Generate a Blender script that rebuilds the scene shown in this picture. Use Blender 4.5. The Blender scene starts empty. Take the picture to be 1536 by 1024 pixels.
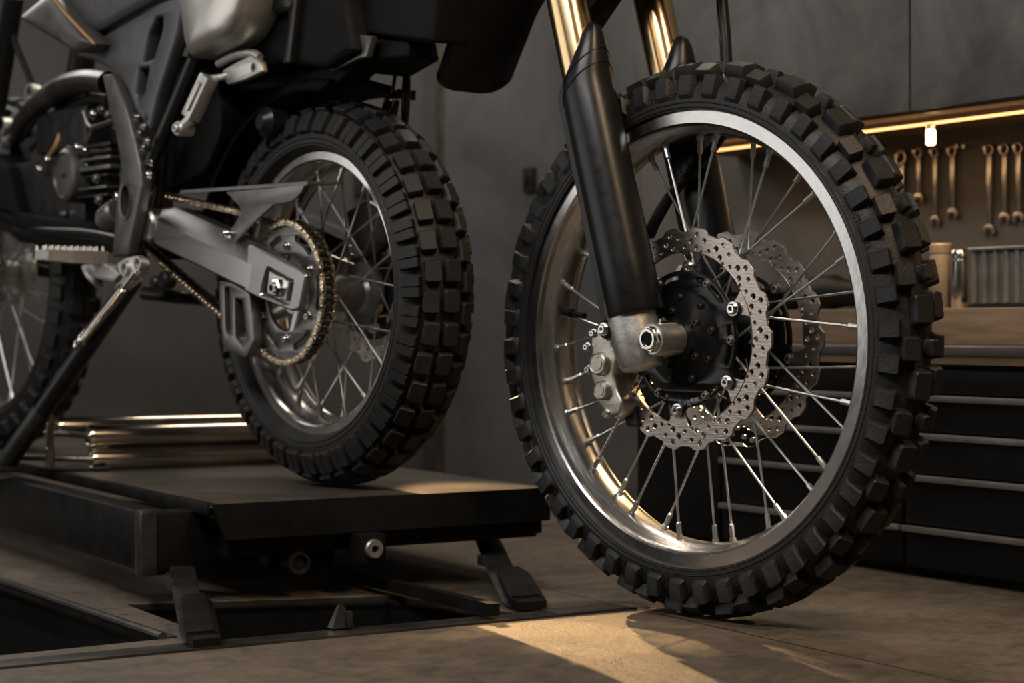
import bpy, bmesh, math, random
from math import sin, cos, pi, radians as R, sqrt, atan2, hypot
from mathutils import Vector, Matrix
random.seed(4)
C = bpy.context.scene.collection
FPX, HY, ZC = 2800.0, 493.0, 0.4045        # focal length in pixels, horizon row, camera height
TAU = 2*pi

# ------------------------------------------------------------------ materials
def nodes(name):
    m = bpy.data.materials.new(name); m.use_nodes = True
    nt = m.node_tree
    return m, nt, nt.nodes['Principled BSDF']
def N(nt, t, **k):
    n = nt.nodes.new(t)
    for a, v in k.items():
        if a in n.inputs: n.inputs[a].default_value = v
        else: setattr(n, a, v)
    return n
def mat(name, col, rough=.5, metal=0., var=.25, scale=40., bump=0., bscale=150., stretch=None, spec=.5, rvar=.12, dirt=None, dscale=9., damt=.55, coat=0.):
    m, nt, b = nodes(name); L = nt.links.new
    tc = N(nt, 'ShaderNodeTexCoord'); mp = N(nt, 'ShaderNodeMapping')
    if stretch: mp.inputs['Scale'].default_value = stretch
    L(tc.outputs['Object'], mp.inputs['Vector'])
    n1 = N(nt, 'ShaderNodeTexNoise', Scale=scale, Detail=5., Roughness=.6)
    L(mp.outputs[0], n1.inputs['Vector'])
    cr = N(nt, 'ShaderNodeValToRGB')
    cr.color_ramp.elements[0].position = .3; cr.color_ramp.elements[1].position = .7
    cr.color_ramp.elements[0].color = [c*(1-var) for c in col]+[1]
    cr.color_ramp.elements[1].color = [min(1, c*(1+var)) for c in col]+[1]
    L(n1.outputs[0], cr.inputs[0]); last = cr.outputs[0]
    if dirt:
        n3 = N(nt, 'ShaderNodeTexNoise', Scale=dscale, Detail=6., Roughness=.7)
        L(tc.outputs['Object'], n3.inputs['Vector'])
        r3 = N(nt, 'ShaderNodeValToRGB'); r3.color_ramp.elements[0].position = .45; r3.color_ramp.elements[1].position = .75
        r3.color_ramp.elements[1].color = (damt, damt, damt, 1)
        L(n3.outputs[0], r3.inputs[0])
        mx = N(nt, 'ShaderNodeMixRGB'); mx.inputs[2].default_value = list(dirt)+[1]
        L(r3.outputs[0], mx.inputs[0]); L(last, mx.inputs[1]); last = mx.outputs[0]
    L(last, b.inputs['Base Color'])
    mr = N(nt, 'ShaderNodeMapRange'); mr.inputs[3].default_value = max(.03, rough-rvar); mr.inputs[4].default_value = min(1, rough+rvar)
    L(n1.outputs[0], mr.inputs[0]); L(mr.outputs[0], b.inputs['Roughness'])
    b.inputs['Metallic'].default_value = metal
    b.inputs['Specular IOR Level'].default_value = spec
    b.inputs['Coat Weight'].default_value = coat
    if bump:
        n2 = N(nt, 'ShaderNodeTexNoise', Scale=bscale, Detail=4.)
        L(mp.outputs[0], n2.inputs['Vector'])
        bp = N(nt, 'ShaderNodeBump', Strength=bump, Distance=.002)
        L(n2.outputs[0], bp.inputs['Height']); L(bp.outputs[0], b.inputs['Normal'])
    return m
def emit(name, col, s):
    m, nt, b = nodes(name)
    b.inputs['Base Color'].default_value = list(col)+[1]
    b.inputs['Emission Color'].default_value = list(col)+[1]; b.inputs['Emission Strength'].default_value = s
    return m

def concrete(name, base, light, sc, warm=None):
    m, nt, b = nodes(name); L = nt.links.new
    tc = N(nt, 'ShaderNodeTexCoord')
    n1 = N(nt, 'ShaderNodeTexNoise', Scale=sc, Detail=8., Roughness=.62, Distortion=.6)
    n2 = N(nt, 'ShaderNodeTexNoise', Scale=sc*9, Detail=6., Roughness=.7)
    L(tc.outputs['Object'], n1.inputs['Vector']); L(tc.outputs['Object'], n2.inputs['Vector'])
    cr = N(nt, 'ShaderNodeValToRGB'); e = cr.color_ramp.elements
    e[0].position = .35; e[0].color = list(base)+[1]; e[1].position = .68; e[1].color = list(light)+[1]
    L(n1.outputs[0], cr.inputs[0])
    mx = N(nt, 'ShaderNodeMixRGB', blend_type='MULTIPLY'); mx.inputs[0].default_value = .5
    L(cr.outputs[0], mx.inputs[1]); L(n2.outputs[0], mx.inputs[2]); L(mx.outputs[0], b.inputs['Base Color'])
    b.inputs['Roughness'].default_value = .68
    bp = N(nt, 'ShaderNodeBump', Strength=.25, Distance=.004); L(n2.outputs[0], bp.inputs['Height']); L(bp.outputs[0], b.inputs['Normal'])
    return m
M = {}
M['rubber'] = mat('rubber', (.0100, .0097, .0094), .50, bump=.35, bscale=260, dirt=(.028, .023, .018), dscale=11, damt=.4, spec=.38)
M['rubber_far'] = mat('rubber_dusty', (.0105, .010, .0095), .56, bump=.3, bscale=260, dirt=(.030, .024, .019), dscale=13, damt=.4, spec=.36)
M['rim'] = mat('rim_aluminium', (.54, .53, .52), .25, 1, var=.12, scale=30, bump=.12, bscale=60, stretch=(1, 12, 1), rvar=.08)
M['spoke'] = mat('spoke_steel', (.50, .52, .53), .34, 1, var=.1, rvar=.06)
M['dull_spoke'] = mat('dull_spoke_steel', (.40, .38, .36), .32, 1, var=.2)
M['disc'] = mat('brake_steel', (.40, .355, .32), .32, 1, var=.16, scale=26, bump=.18, bscale=90, stretch=(1, 1, 5))
M['black_alloy'] = mat('black_alloy', (.0045, .0046, .005), .24, .0, var=.3, spec=.32)
M['black_gloss'] = mat('black_plastic', (.0065, .0065, .007), .34, 0, var=.25, scale=60, bump=.05, bscale=40, rvar=.1, spec=.32)
M['black_matte'] = mat('black_matte_plastic', (.0055, .0054, .0052), .55, 0, var=.3, bump=.15, spec=.3)
M['black_dull'] = mat('black_dull_plastic', (.0042, .0041, .004), .6, 0, var=.3, bump=.15, spec=.10)
M['black_paint'] = mat('black_frame_paint', (.008, .008, .008), .32, 0, var=.3, spec=.3)
M['gold'] = mat('gold_fork_tube', (.70, .50, .27), .2, 1, var=.06, scale=20, rvar=.04)
M['cast'] = mat('cast_aluminium', (.52, .51, .49), .46, 1, var=.12, scale=90, bump=.12, bscale=300)
M['caliper'] = mat('caliper_aluminium', (.50, .46, .40), .42, 1, var=.12, scale=70, bump=.15, bscale=280)
M['brushed'] = mat('brushed_aluminium', (.40, .39, .38), .33, 1, var=.05, scale=14, stretch=(1, 8, 8), rvar=.05)
M['chrome'] = mat('bright_steel', (.62, .61, .59), .18, 1, var=.08, rvar=.06)
M['grey_metal'] = mat('grey_plate', (.19, .185, .18), .40, .85, var=.15, bump=.08)
M['dark_metal'] = mat('dark_engine_metal', (.030, .028, .027), .40, .6, var=.35, bump=.2, bscale=200)
M['header'] = mat('dark_header_pipe', (.13, .12, .11), .3, .9, var=.4, scale=15)
M['chain'] = mat('bronze_chain', (.56, .46, .35), .28, 1, var=.3, scale=120)
M['chain_side'] = mat('dark_chain_plate', (.06, .052, .045), .35, .9, var=.3)
M['panel_grey'] = mat('grey_side_panel', (.075, .074, .076), .42, .3, var=.12, scale=30)
M['panel_silver'] = mat('silver_tail_panel', (.52, .50, .47), .36, .9, var=.05, scale=12, rvar=.05)
M['panel_dark'] = mat('dark_shroud', (.11, .105, .10), .38, .6, var=.1)
M['bronze_line'] = mat('bronze_edge_line', (.60, .38, .17), .35, .7, var=.1)
M['deck'] = mat('deck_steel', (.075, .064, .054), .42, .45, var=.35, scale=7, bump=.3, bscale=60, dirt=(.15, .115, .08), dscale=5, damt=.6)
M['lift_black'] = mat('lift_black_steel', (.0085, .008, .0075), .36, .0, spec=.16, var=.4, scale=14, bump=.12, bscale=120)
M['lift_worn'] = mat('worn_leg_steel', (.10, .096, .092), .34, .85, var=.4, scale=18, bump=.15)
M['trim'] = mat('floor_trim_steel', (.085, .08, .072), .36, .8, var=.4, scale=10, bump=.15)
M['roller'] = mat('polished_roller', (.52, .46, .40), .22, 1, var=.12, scale=8, rvar=.08)
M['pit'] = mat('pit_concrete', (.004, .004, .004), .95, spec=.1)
M['rod'] = mat('rack_rod_steel', (.30, .26, .22), .3, 1, var=.2)
M['cab_black'] = mat('black_cabinet', (.0042, .0043, .0047), .45, 0, var=.15, scale=30, spec=.2)
M['handle'] = mat('drawer_pull', (.36, .345, .34), .4, .9, var=.08)
M['cab_grey'] = concrete('grey_cabinet_door', (.042, .041, .041), (.150, .143, .139), 3.4)
M['wood'] = mat('bench_wood', (.17, .115, .07), .5, 0, var=.35, scale=9, stretch=(1, 1, 9), bump=.12)
M['worktop'] = mat('worktop_steel', (.20, .19, .19), .34, .8, var=.15)
M['backsplash'] = mat('tool_wall', (.095, .083, .072), .7, 0, var=.25, scale=6, bump=.25, bscale=60)
M['tool'] = mat('wrench_steel', (.50, .43, .36), .32, 1, var=.15)
M['tan'] = mat('tan_canister', (.22, .17, .12), .5, 0, var=.15)
M['bin'] = mat('grey_bin', (.16, .155, .15), .45, .5, var=.2)
M['led'] = emit('led_strip', (1., .50, .18), 2.2)
M['bulb'] = emit('lamp_glow', (1., .72, .36), 6.)

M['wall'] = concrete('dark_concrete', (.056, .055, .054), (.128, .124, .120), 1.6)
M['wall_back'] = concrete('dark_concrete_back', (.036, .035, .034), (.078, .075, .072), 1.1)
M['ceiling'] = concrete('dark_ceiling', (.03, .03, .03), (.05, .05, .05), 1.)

AL = R(31.0)                                   # the lift and the floor slabs share this heading
E_LEN = Vector((-sin(AL), cos(AL), 0)); E_CR = Vector((cos(AL), sin(AL), 0))
def floor_mat(seams_u, seams_v):
    m, nt, b = nodes('slate_floor'); L = nt.links.new
    tc = N(nt, 'ShaderNodeTexCoord')
    mp = N(nt, 'ShaderNodeMapping'); mp.inputs['Rotation'].default_value = (0, 0, -AL)
    L(tc.outputs['Object'], mp.inputs['Vector'])
    sx = N(nt, 'ShaderNodeSeparateXYZ'); L(mp.outputs[0], sx.inputs[0])
    n0 = N(nt, 'ShaderNodeTexNoise', Scale=2.2, Detail=6., Roughness=.6, Distortion=.5)
    n1 = N(nt, 'ShaderNodeTexNoise', Scale=22., Detail=10., Roughness=.74, Distortion=.8)
    n2 = N(nt, 'ShaderNodeTexNoise', Scale=110., Detail=6., Roughness=.7, Distortion=1.2)
    for n in (n0, n1, n2): L(mp.outputs[0], n.inputs['Vector'])
    cr = N(nt, 'ShaderNodeValToRGB'); e = cr.color_ramp.elements
    e[0].position = .36; e[0].color = (.038, .030, .023, 1); e[1].position = .66; e[1].color = (.165, .124, .084, 1)
    mix = N(nt, 'ShaderNodeMixRGB'); mix.inputs[0].default_value = .55
    L(n0.outputs[0], mix.inputs[1]); L(n1.outputs[0], mix.inputs[2]); L(mix.outputs[0], cr.inputs[0])
    last = cr.outputs[0]; hsum = None
    def band(sock, pos, w):
        a = N(nt, 'ShaderNodeMath', operation='SUBTRACT'); L(sock, a.inputs[0]); a.inputs[1].default_value = pos
        c = N(nt, 'ShaderNodeMath', operation='ABSOLUTE'); L(a.outputs[0], c.inputs[0])
        d = N(nt, 'ShaderNodeMath', operation='LESS_THAN'); L(c.outputs[0], d.inputs[0]); d.inputs[1].default_value = w
        return d.outputs[0]
    for sock, lst in ((sx.outputs[0], seams_u), (sx.outputs[1], seams_v)):
        for pos in lst:
            o = band(sock, pos, .0022)
            if hsum is None: hsum = o
            else:
                a = N(nt, 'ShaderNodeMath', operation='MAXIMUM'); L(hsum, a.inputs[0]); L(o, a.inputs[1]); hsum = a.outputs[0]
    mx = N(nt, 'ShaderNodeMixRGB'); mx.inputs[2].default_value = (.012, .010, .008, 1)
    L(hsum, mx.inputs[0]); L(last, mx.inputs[1]); L(mx.outputs[0], b.inputs['Base Color'])
    mr = N(nt, 'ShaderNodeMapRange'); mr.inputs[1].default_value = .3; mr.inputs[2].default_value = .7; mr.inputs[3].default_value = .34; mr.inputs[4].default_value = .62
    L(n1.outputs[0], mr.inputs[0]); L(mr.outputs[0], b.inputs['Roughness'])
    h = N(nt, 'ShaderNodeMixRGB'); h.inputs[0].default_value = .5; L(n1.outputs[0], h.inputs[1]); L(n2.outputs[0], h.inputs[2])
    h2 = N(nt, 'ShaderNodeMath', operation='SUBTRACT'); L(h.outputs[0], h2.inputs[0]); L(hsum, h2.inputs[1])
    bp = N(nt, 'ShaderNodeBump', Strength=.9, Distance=.007); L(h2.outputs[0], bp.inputs['Height']); L(bp.outputs[0], b.inputs['Normal'])
    return m

# ------------------------------------------------------------------ mesh helpers
class MB:
    def __init__(s): s.bm = bmesh.new()
    def face(s, vs):
        try: return s.bm.faces.new(vs)
        except ValueError: return None
    def loft(s, rings, close=True, cap0=True, cap1=True, loop=False):
        """skin a list of rings (lists of points)"""
        vr = [[s.bm.verts.new(p) for p in r] for r in rings]
        n = len(vr[0]); k = len(vr)
        for i in range(k if loop else k-1):
            a, b = vr[i], vr[(i+1) % k]
            for j in range(n if close else n-1):
                s.face((a[j], a[(j+1) % n], b[(j+1) % n], b[j]))
        if not loop and close:
            if cap0: s.face(vr[0][::-1])
            if cap1: s.face(vr[-1])
        return s
    def box(s, lo, hi, mtx=None, bev=0.):
        t = bmesh.new()
        bmesh.ops.create_cube(t, size=1)
        lo, hi = Vector(lo), Vector(hi)
        for v in t.verts: v.co = Vector((lo[i]+(v.co[i]+.5)*(hi[i]-lo[i]) for i in range(3)))
        if bev: bmesh.ops.bevel(t, geom=list(t.edges), offset=bev, segments=2, affect='EDGES', profile=.6)
        s.take(t, mtx); return s
    def take(s, t, mtx=None):
        me = bpy.data.meshes.new('tmp'); t.to_mesh(me); t.free()
        s.mesh(me, mtx); return s
    def mesh(s, me, mtx=None):
        if mtx is not None: me.transform(mtx)
        s.bm.from_mesh(me); bpy.data.meshes.remove(me); return s
    def tube(s, pts, r, seg=16, cap=True, loop=False):
        pts = [Vector(p) for p in pts]; n = len(pts)
        rr = r if isinstance(r, (list, tuple)) else [r]*n
        rings = []; prev = None
        for i, p in enumerate(pts):
            if loop: d = pts[(i+1) % n]-pts[i-1]
            else: d = pts[min(i+1, n-1)]-pts[max(i-1, 0)]
            d.normalize()
            if prev is None:
                u = d.orthogonal().normalized()
            else:
                u = (prev-d*prev.dot(d))
                u = u.normalized() if u.length > 1e-6 else d.orthogonal().normalized()
            prev = u; w = d.cross(u)
            rings.append([p+(u*cos(a)+w*sin(a))*rr[i] for a in [TAU*j/seg for j in range(seg)]])
        s.loft(rings, cap0=cap, cap1=cap, loop=loop); return s
    def cyl(s, p0, p1, r, r1=None, seg=20, bev=0.):
        p0, p1 = Vector(p0), Vector(p1); r1 = r if r1 is None else r1
        if bev:
            d = (p1-p0).normalized()*bev
            return s.tube([p0, p0+d, p1-d, p1], [r-bev, r, r1, r1-bev], seg)
        return s.tube([p0, p1], [r, r1], seg)
    def hexa(s, p0, p1, r): return s.cyl(p0, p1, r, seg=6)
    def revolve(s, prof, ctr, axis=1, seg=96, closed=True, a0=0., a1=TAU):
        """prof: list of (r, y); revolve round local y through ctr"""
        full = abs(a1-a0-TAU) < 1e-6
        n = seg if full else seg+1
        rings = []
        for i in range(n):
            a = a0+(a1-a0)*i/seg
            rings.append([Vector((ctr[0]+r*cos(a), ctr[1]+y, ctr[2]+r*sin(a))) for r, y in prof])
        s.loft(rings, close=closed, loop=full, cap0=not full, cap1=not full); return s
    def sphere(s, c, r, sc=(1, 1, 1), seg=16):
        t = bmesh.new(); bmesh.ops.create_uvsphere(t, u_segments=seg, v_segments=seg//2, radius=r)
        for v in t.verts: v.co = Vector((v.co.x*sc[0], v.co.y*sc[1], v.co.z*sc[2]))+Vector(c)
        return s.take(t)
    def bolt(s, c, d, r, h, hexr=.5):
        """button head with a hexagonal socket; d = outward direction"""
        c, d = Vector(c), Vector(d).normalized()
        u = d.orthogonal().normalized(); w = d.cross(u)
        def ring(rad, hh, n=18, six=False):
            out = []
            for j in range(n):
                a = TAU*j/n; q = rad
                if six: q = rad*cos(pi/6)/cos((a % (pi/3))-pi/6)
                out.append(c+d*hh+(u*cos(a)+w*sin(a))*q)
            return out
        s.loft([ring(r*1.35, 0), ring(r*1.35, h*.18), ring(r, h*.2), ring(r, h*.75), ring(r*.8, h), ring(r*hexr, h, six=True), ring(r*hexr*.9, h*.35, six=True)])
        return s
    def flat(s, outer, holes=(), th=.01, bev=0., y=0., res=1):
        """outline(s) in the x-z plane given thickness along y, centred on y"""
        cu = bpy.data.curves.new('c', 'CURVE'); cu.dimensions = '2D'; cu.fill_mode = 'BOTH'
        cu.extrude = max(th/2-bev, 1e-5); cu.bevel_depth = bev; cu.bevel_resolution = res; cu.offset = -bev
        for lp in [outer]+list(holes):
            sp = cu.splines.new('POLY'); sp.points.add(len(lp)-1); sp.use_cyclic_u = True
            for q, p in zip(sp.points, lp): q.co = (p[0], p[1], 0, 1)
        ob = bpy.data.objects.new('c', cu)
        me = bpy.data.meshes.new_from_object(ob)
        bpy.data.objects.remove(ob); bpy.data.curves.remove(cu)
        s.mesh(me, Matrix(((1, 0, 0, 0), (0, 0, -1, y), (0, 1, 0, 0), (0, 0, 0, 1)))); return s
    def build(s, name, m, parent=None, smooth=True, ang=32., recalc=True, weld=True):
        if weld: bmesh.ops.remove_doubles(s.bm, verts=s.bm.verts, dist=1e-6)
        if recalc: bmesh.ops.recalc_face_normals(s.bm, faces=s.bm.faces)
        me = bpy.data.meshes.new(name); s.bm.to_mesh(me); s.bm.free()
        for mm in (m if isinstance(m, (list, tuple)) else [m]): me.materials.append(mm)
        if smooth:
            me.polygons.foreach_set('use_smooth', [True]*len(me.polygons))
            me.set_sharp_from_angle(angle=R(ang))
        o = bpy.data.objects.new(name, me); C.objects.link(o)
        if parent: o.parent = parent
        return o
def tag(o, label, cat, group=None, kind=None):
    o['label'] = label; o['category'] = cat
    if group: o['group'] = group
    if kind: o['kind'] = kind
    return o
def thing(name, label, cat, loc=(0, 0, 0), rz=0., group=None):
    o = bpy.data.objects.new(name, None); C.objects.link(o)
    o.location = loc; o.rotation_euler = (0, 0, rz); o.empty_display_size = .05
    return tag(o, label, cat, group)
def struct(name, mb, m, **k):
    o = mb.build(name, m, **k); o['kind'] = 'structure'; return o
def ell(cx, cz, r, n=40, r2=None, a0=0.):
    return [(cx+r*cos(a0+TAU*i/n), cz+(r2 or r)*sin(a0+TAU*i/n)) for i in range(n)]
def arcslot(cx, cz, r0, r1, a0, a1, n=8):
    rm, hw = (r0+r1)/2, (r1-r0)/2
    out = [(cx+r1*cos(a0+(a1-a0)*i/n), cz+r1*sin(a0+(a1-a0)*i/n)) for i in range(n+1)]
    ec = (cx+rm*cos(a1), cz+rm*sin(a1))
    out += [(ec[0]+hw*cos(a1+pi*i/5), ec[1]+hw*sin(a1+pi*i/5)) for i in range(1, 5)]
    out += [(cx+r0*cos(a1-(a1-a0)*i/n), cz+r0*sin(a1-(a1-a0)*i/n)) for i in range(n+1)]
    ec = (cx+rm*cos(a0), cz+rm*sin(a0))
    out += [(ec[0]+hw*cos(a0+pi+pi*i/5), ec[1]+hw*sin(a0+pi+pi*i/5)) for i in range(1, 5)]
    return out
def smooth_path(pts, k=6):
    pts = [Vector(p) for p in pts]; out = []
    for i in range(len(pts)-1):
        p0, p1, p2, p3 = pts[max(i-1, 0)], pts[i], pts[i+1], pts[min(i+2, len(pts)-1)]
        for j in range(k):
            t = j/k
            out.append(.5*((2*p1)+(p2-p0)*t+(2*p0-5*p1+4*p2-p3)*t*t+(3*p1-p0-3*p2+p3)*t**3))
    out.append(pts[-1]); return out
def round_poly(pts, r, n=4):
    out = []; k = len(pts)
    for i in range(k):
        p, a, b = Vector(pts[i]), Vector(pts[i-1]), Vector(pts[(i+1) % k])
        da, db = (a-p), (b-p); q = min(r, da.length*.45, db.length*.45)
        A, B = p+da.normalized()*q, p+db.normalized()*q
        for j in range(n+1):
            t = j/n; out.append(tuple(A*(1-t)**2+p*2*t*(1-t)+B*t*t))
    return out

# pixel <-> world -------------------------------------------------------------
class Frame:
    """a bike's side plane: local x along the machine, y across it (far side +), z up"""
    def __init__(s, o, a): s.o, s.a = Vector(o), a; s.rz = a-pi/2
    def at(s, px, py, y):
        rx, rz = (px-768)/FPX, (HY-py)/FPX
        ex, ey = Vector((sin(s.a), -cos(s.a))), Vector((cos(s.a), sin(s.a)))
        t = (y+s.o.x*ey.x+s.o.y*ey.y)/(rx*ey.x+ey.y)
        P = Vector((rx*t, t))-Vector((s.o.x, s.o.y))
        return (P.dot(ex), ZC+rz*t-s.o.z)
    def p3(s, px, py, y):
        x, z = s.at(px, py, y); return Vector((x, y, z))
    def poly(s, pts, y): return [s.at(p[0], p[1], y) for p in pts]
def ground(px, py, z=0.):
    d = (ZC-z)*FPX/(py-HY); return Vector(((px-768)/FPX*d, d, z))

# ------------------------------------------------------------------ wheel building blocks
def tyre(name, m, parent, ctr, Rc, r0, W, rb, wb, knobs, texts=()):
    """carcass section: y=W sin p, r=r0+H cos p, knobs = list of (theta, p, half_theta, half_p, height, taper)"""
    H = Rc-r0; mb = MB()
    prof = []
    for i in range(25):
        p = R(-100)+R(200)*i/24
        prof.append((r0+H*cos(p), W*sin(p)))
    prof = [(rb, -wb)]+prof+[(rb, wb), (rb-.004, wb*.7), (rb-.004, -wb*.7)]
    mb.revolve(prof, ctr, seg=144)
    # moulding ridges on the sidewall
    for sg in (-1, 1):
        for pr in (R(88), R(96)):
            r, y = r0+H*cos(pr), sg*W*sin(pr)
            mb.revolve([(r-.0012, y), (r, y+sg*.0012), (r+.0012, y)], ctr, seg=144)
    def f(th, p, h):
        r = r0+(H+h)*cos(p); return Vector((ctr[0]+r*cos(th), ctr[1]+(W+h)*sin(p), ctr[2]+r*sin(th)))
    for th, p, ht, hp, h, tp, *ramp in knobs:
        cut = .16
        o8 = [(-1, -1+cut), (-1+cut, -1), (1-cut, -1), (1, -1+cut), (1, 1-cut), (1-cut, 1), (-1+cut, 1), (-1, 1-cut)]
        rings = []
        for hh, sc in ((-.25, 1.16), (.0, 1.13), (.90, tp), (1., tp*.92)):
            lean = lambda v: 1.0-(ramp[0]*max(0., v if p > 0 else -v) if ramp and hh > .5 else 0.)
            rings.append([f(th+u*ht*sc, p+v*hp*sc, h*hh*lean(v)) for u, v in o8])
        mb.loft(rings, cap0=False)
    for txt, th0, size, sg, pr in texts:
        cu = bpy.data.curves.new('t', 'FONT'); cu.body = txt; cu.size = size; cu.extrude = .0006; cu.resolution_u = 2
        ob = bpy.data.objects.new('t', cu); me = bpy.data.meshes.new_from_object(ob)
        bpy.data.objects.remove(ob); bpy.data.curves.remove(cu)
        r, y = r0+H*cos(pr), W*sin(pr)
        for v in me.vertices:
            x, yy, zz = v.co
            rr = r+yy; th = th0-x/r
            pp = pr-yy/((W+H)/2)
            q = f(th, -pp, .0006+zz*1.2); v.co = q
        mb.mesh(me)
    return mb.build(name, m, parent, ang=28, weld=False, recalc=False)
def fix_normals(o):
    bm = bmesh.new(); bm.from_mesh(o.data); bmesh.ops.recalc_face_normals(bm, faces=bm.faces); bm.to_mesh(o.data); bm.free()
def spokes(parent, m, ctr, n, hub_r, hub_y, rim_r, rim_y, ang, r, nip, phase=0., nm='spoke'):
    for i in range(n):
        th = phase+TAU*i/n
        sd = -1 if i % 2 == 0 else 1
        dr = 1 if (i//2) % 2 == 0 else -1
        ha = th+dr*ang
        hy = hub_y[0] if sd < 0 else hub_y[1]
        a = Vector((ctr[0]+hub_r*cos(ha), ctr[1]+hy, ctr[2]+hub_r*sin(ha)))
        b = Vector((ctr[0]+rim_r*cos(th), ctr[1]+sd*rim_y, ctr[2]+rim_r*sin(th)))
        d = (b-a).normalized(); L = (b-a).length
        mb = MB(); e = b-d*nip
        mb.tube([a, e], r, 8)
        mb.tube([e-d*.002, e, e+d*nip*.75, e+d*nip*.76, b+d*.003], [r*1.2, r*2., r*2., r*2.7, r*2.7], 8)
        mb.build(nm, m, parent)

def wavy_disc(mb, ctr, y, Ro, Ri, n, th, rows, tabs=6, tab_r=.1, ph=0., amp=.022, hole=.0036):
    out = []; K = 360
    for i in range(K):
        a = TAU*i/K; w = cos(n*a)
        out.append((ctr[0]+Ro*(1-amp+amp*max(-1, min(1, 2.2*w)))*cos(a), ctr[2]+Ro*(1-amp+amp*max(-1, min(1, 2.2*w)))*sin(a)))
    inn = []
    for i in range(K):
        a = TAU*i/K
        d = abs(((a-ph+pi/tabs) % (TAU/tabs))-pi/tabs)*Ri
        r = Ri
        if d < .020: r = Ri-(Ri-tab_r)*min(1, (.020-d)/.010)
        inn.append((ctr[0]+r*cos(a), ctr[2]+r*sin(a)))
    holes = [inn]
    for q, (rr, cnt, off, hr) in enumerate(rows):
        for i in range(cnt):
            a = TAU*(i+off)/cnt
            holes.append(ell(ctr[0]+rr*cos(a), ctr[2]+rr*sin(a), hr, 10))
    mb.flat(out, holes, th, .0006, y, 0)

# =================================================================== FRONT BIKE (wheel, fork)
FB = Frame((.2695, 2.6314, 0.), R(42.4))
ZB = .3904
front = thing('motorcycle', 'motorcycle front end with gold fork tubes, black guards and spoked wheel on the floor', 'motorcycle', FB.o, FB.rz)
cB = (0, 0, ZB)
kn = []
NB = 50
for k in range(NB):
    t = TAU*(k+.3)/NB; dt = TAU/NB
    for sg in (-1, 1):
        kn.append((t+(.0 if sg < 0 else dt*.5), sg*R(62), dt*.29, R(17), .0150, .82, .68))
    if k % 2 == 0:
        kn.append((t+dt*.5, -R(14.5), dt*.40, R(13.5), .0165, .93))
        kn.append((t+dt*.62, R(14.5), dt*.38, R(13.5), .0165, .93))
    else:
        kn.append((t+dt*.45, -R(33), dt*.33, R(11.5), .0160, .92))
        kn.append((t+dt*.55, R(33), dt*.33, R(11.5), .0160, .92))
        kn.append((t+dt*.5, R(3), dt*.22, R(7), .0145, .9))
tB = tyre('front_tyre', M['rubber'], front, cB, .3738, .3268, .0465, .3195, .0385, kn,
          texts=(('R PE 2 P ANTTLLMEE', R(112), .013, -1, R(80)), ('NV IXEL S2 N NFNCO EAY CONT', R(270), .012, -1, R(80)),
                 ('SI JL 44 SMIAL DXEI', R(232), .013, -1, R(80)), ('LEPI 7 ILMA', R(30), .012, -1, R(80))))
fix_normals(tB)
# rim: flat outer flange, bead lip, stepped drop centre
half = [(.3215, -.0400), (.3005, -.0420), (.2975, -.0400), (.2965, -.0350), (.2985, -.0310), (.2965, -.0270), (.2900, -.0200), (.2865, -.0120), (.2855, 0)]
outer = [(.3170, -.0355), (.304, -.033), (.3, -.02), (.295, 0)]
prof = half+[(r, -y) for r, y in half[-2::-1]]+[(r, -y) for r, y in outer]+[(r, y) for r, y in outer[-2::-1]]
rimB = MB().revolve(prof, cB, seg=160).build('front_rim', M['rim'], front, ang=24)
spokes(rimB, M['spoke'], cB, 36, .048, (-.030, .034), .2875, .010, R(52), .0019, .024, R(3))
vm = MB(); th = R(172)
va = Vector((cos(th), 0, sin(th))); vb = Vector(cB)
vm.cyl(vb+va*.289, vb+va*.270, .006); vm.hexa(vb+va*.272, vb+va*.266, .0075)
vm.cyl(vb+va*.268, vb+va*.240, .0045)
vs = vm.build('valve_stem', M['black_alloy'], rimB); vs['label'] = 'black valve stem'
# hub
hb = MB()
hb.revolve([(.018, -.062), (.030, -.060), (.033, -.052), (.050, -.048), (.074, -.040), (.078, -.028), (.056, -.024), (.030, -.018), (.026, 0), (.030, .020), (.056, .030), (.066, .036), (.066, .066), (.03, .07), (.018, .075)], cB, seg=72)
hub = hb.build('front_hub', M['black_alloy'], front)
for i in range(9):
    a = TAU*i/9+.2
    b = MB(); b.bolt((.058*cos(a), -.0455, ZB+.058*sin(a)), (0, -1, 0), .0042, .005)
    b.build('hub_bolt', M['dark_metal'], hub)
for i in range(5):
    a = TAU*i/5+.6
    b = MB(); b.bolt((.040*cos(a), -.0505, ZB+.040*sin(a)), (0, -1, 0), .0045, .005); b.build('hub_bolt', M['dark_metal'], hub)
MB().revolve([(.0, -.085), (.019, -.085), (.021, -.080), (.021, -.064), (.024, -.062), (.024, -.058), (0, -.058)], cB, seg=40).build('axle_spacer', M['black_alloy'], hub)
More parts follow.
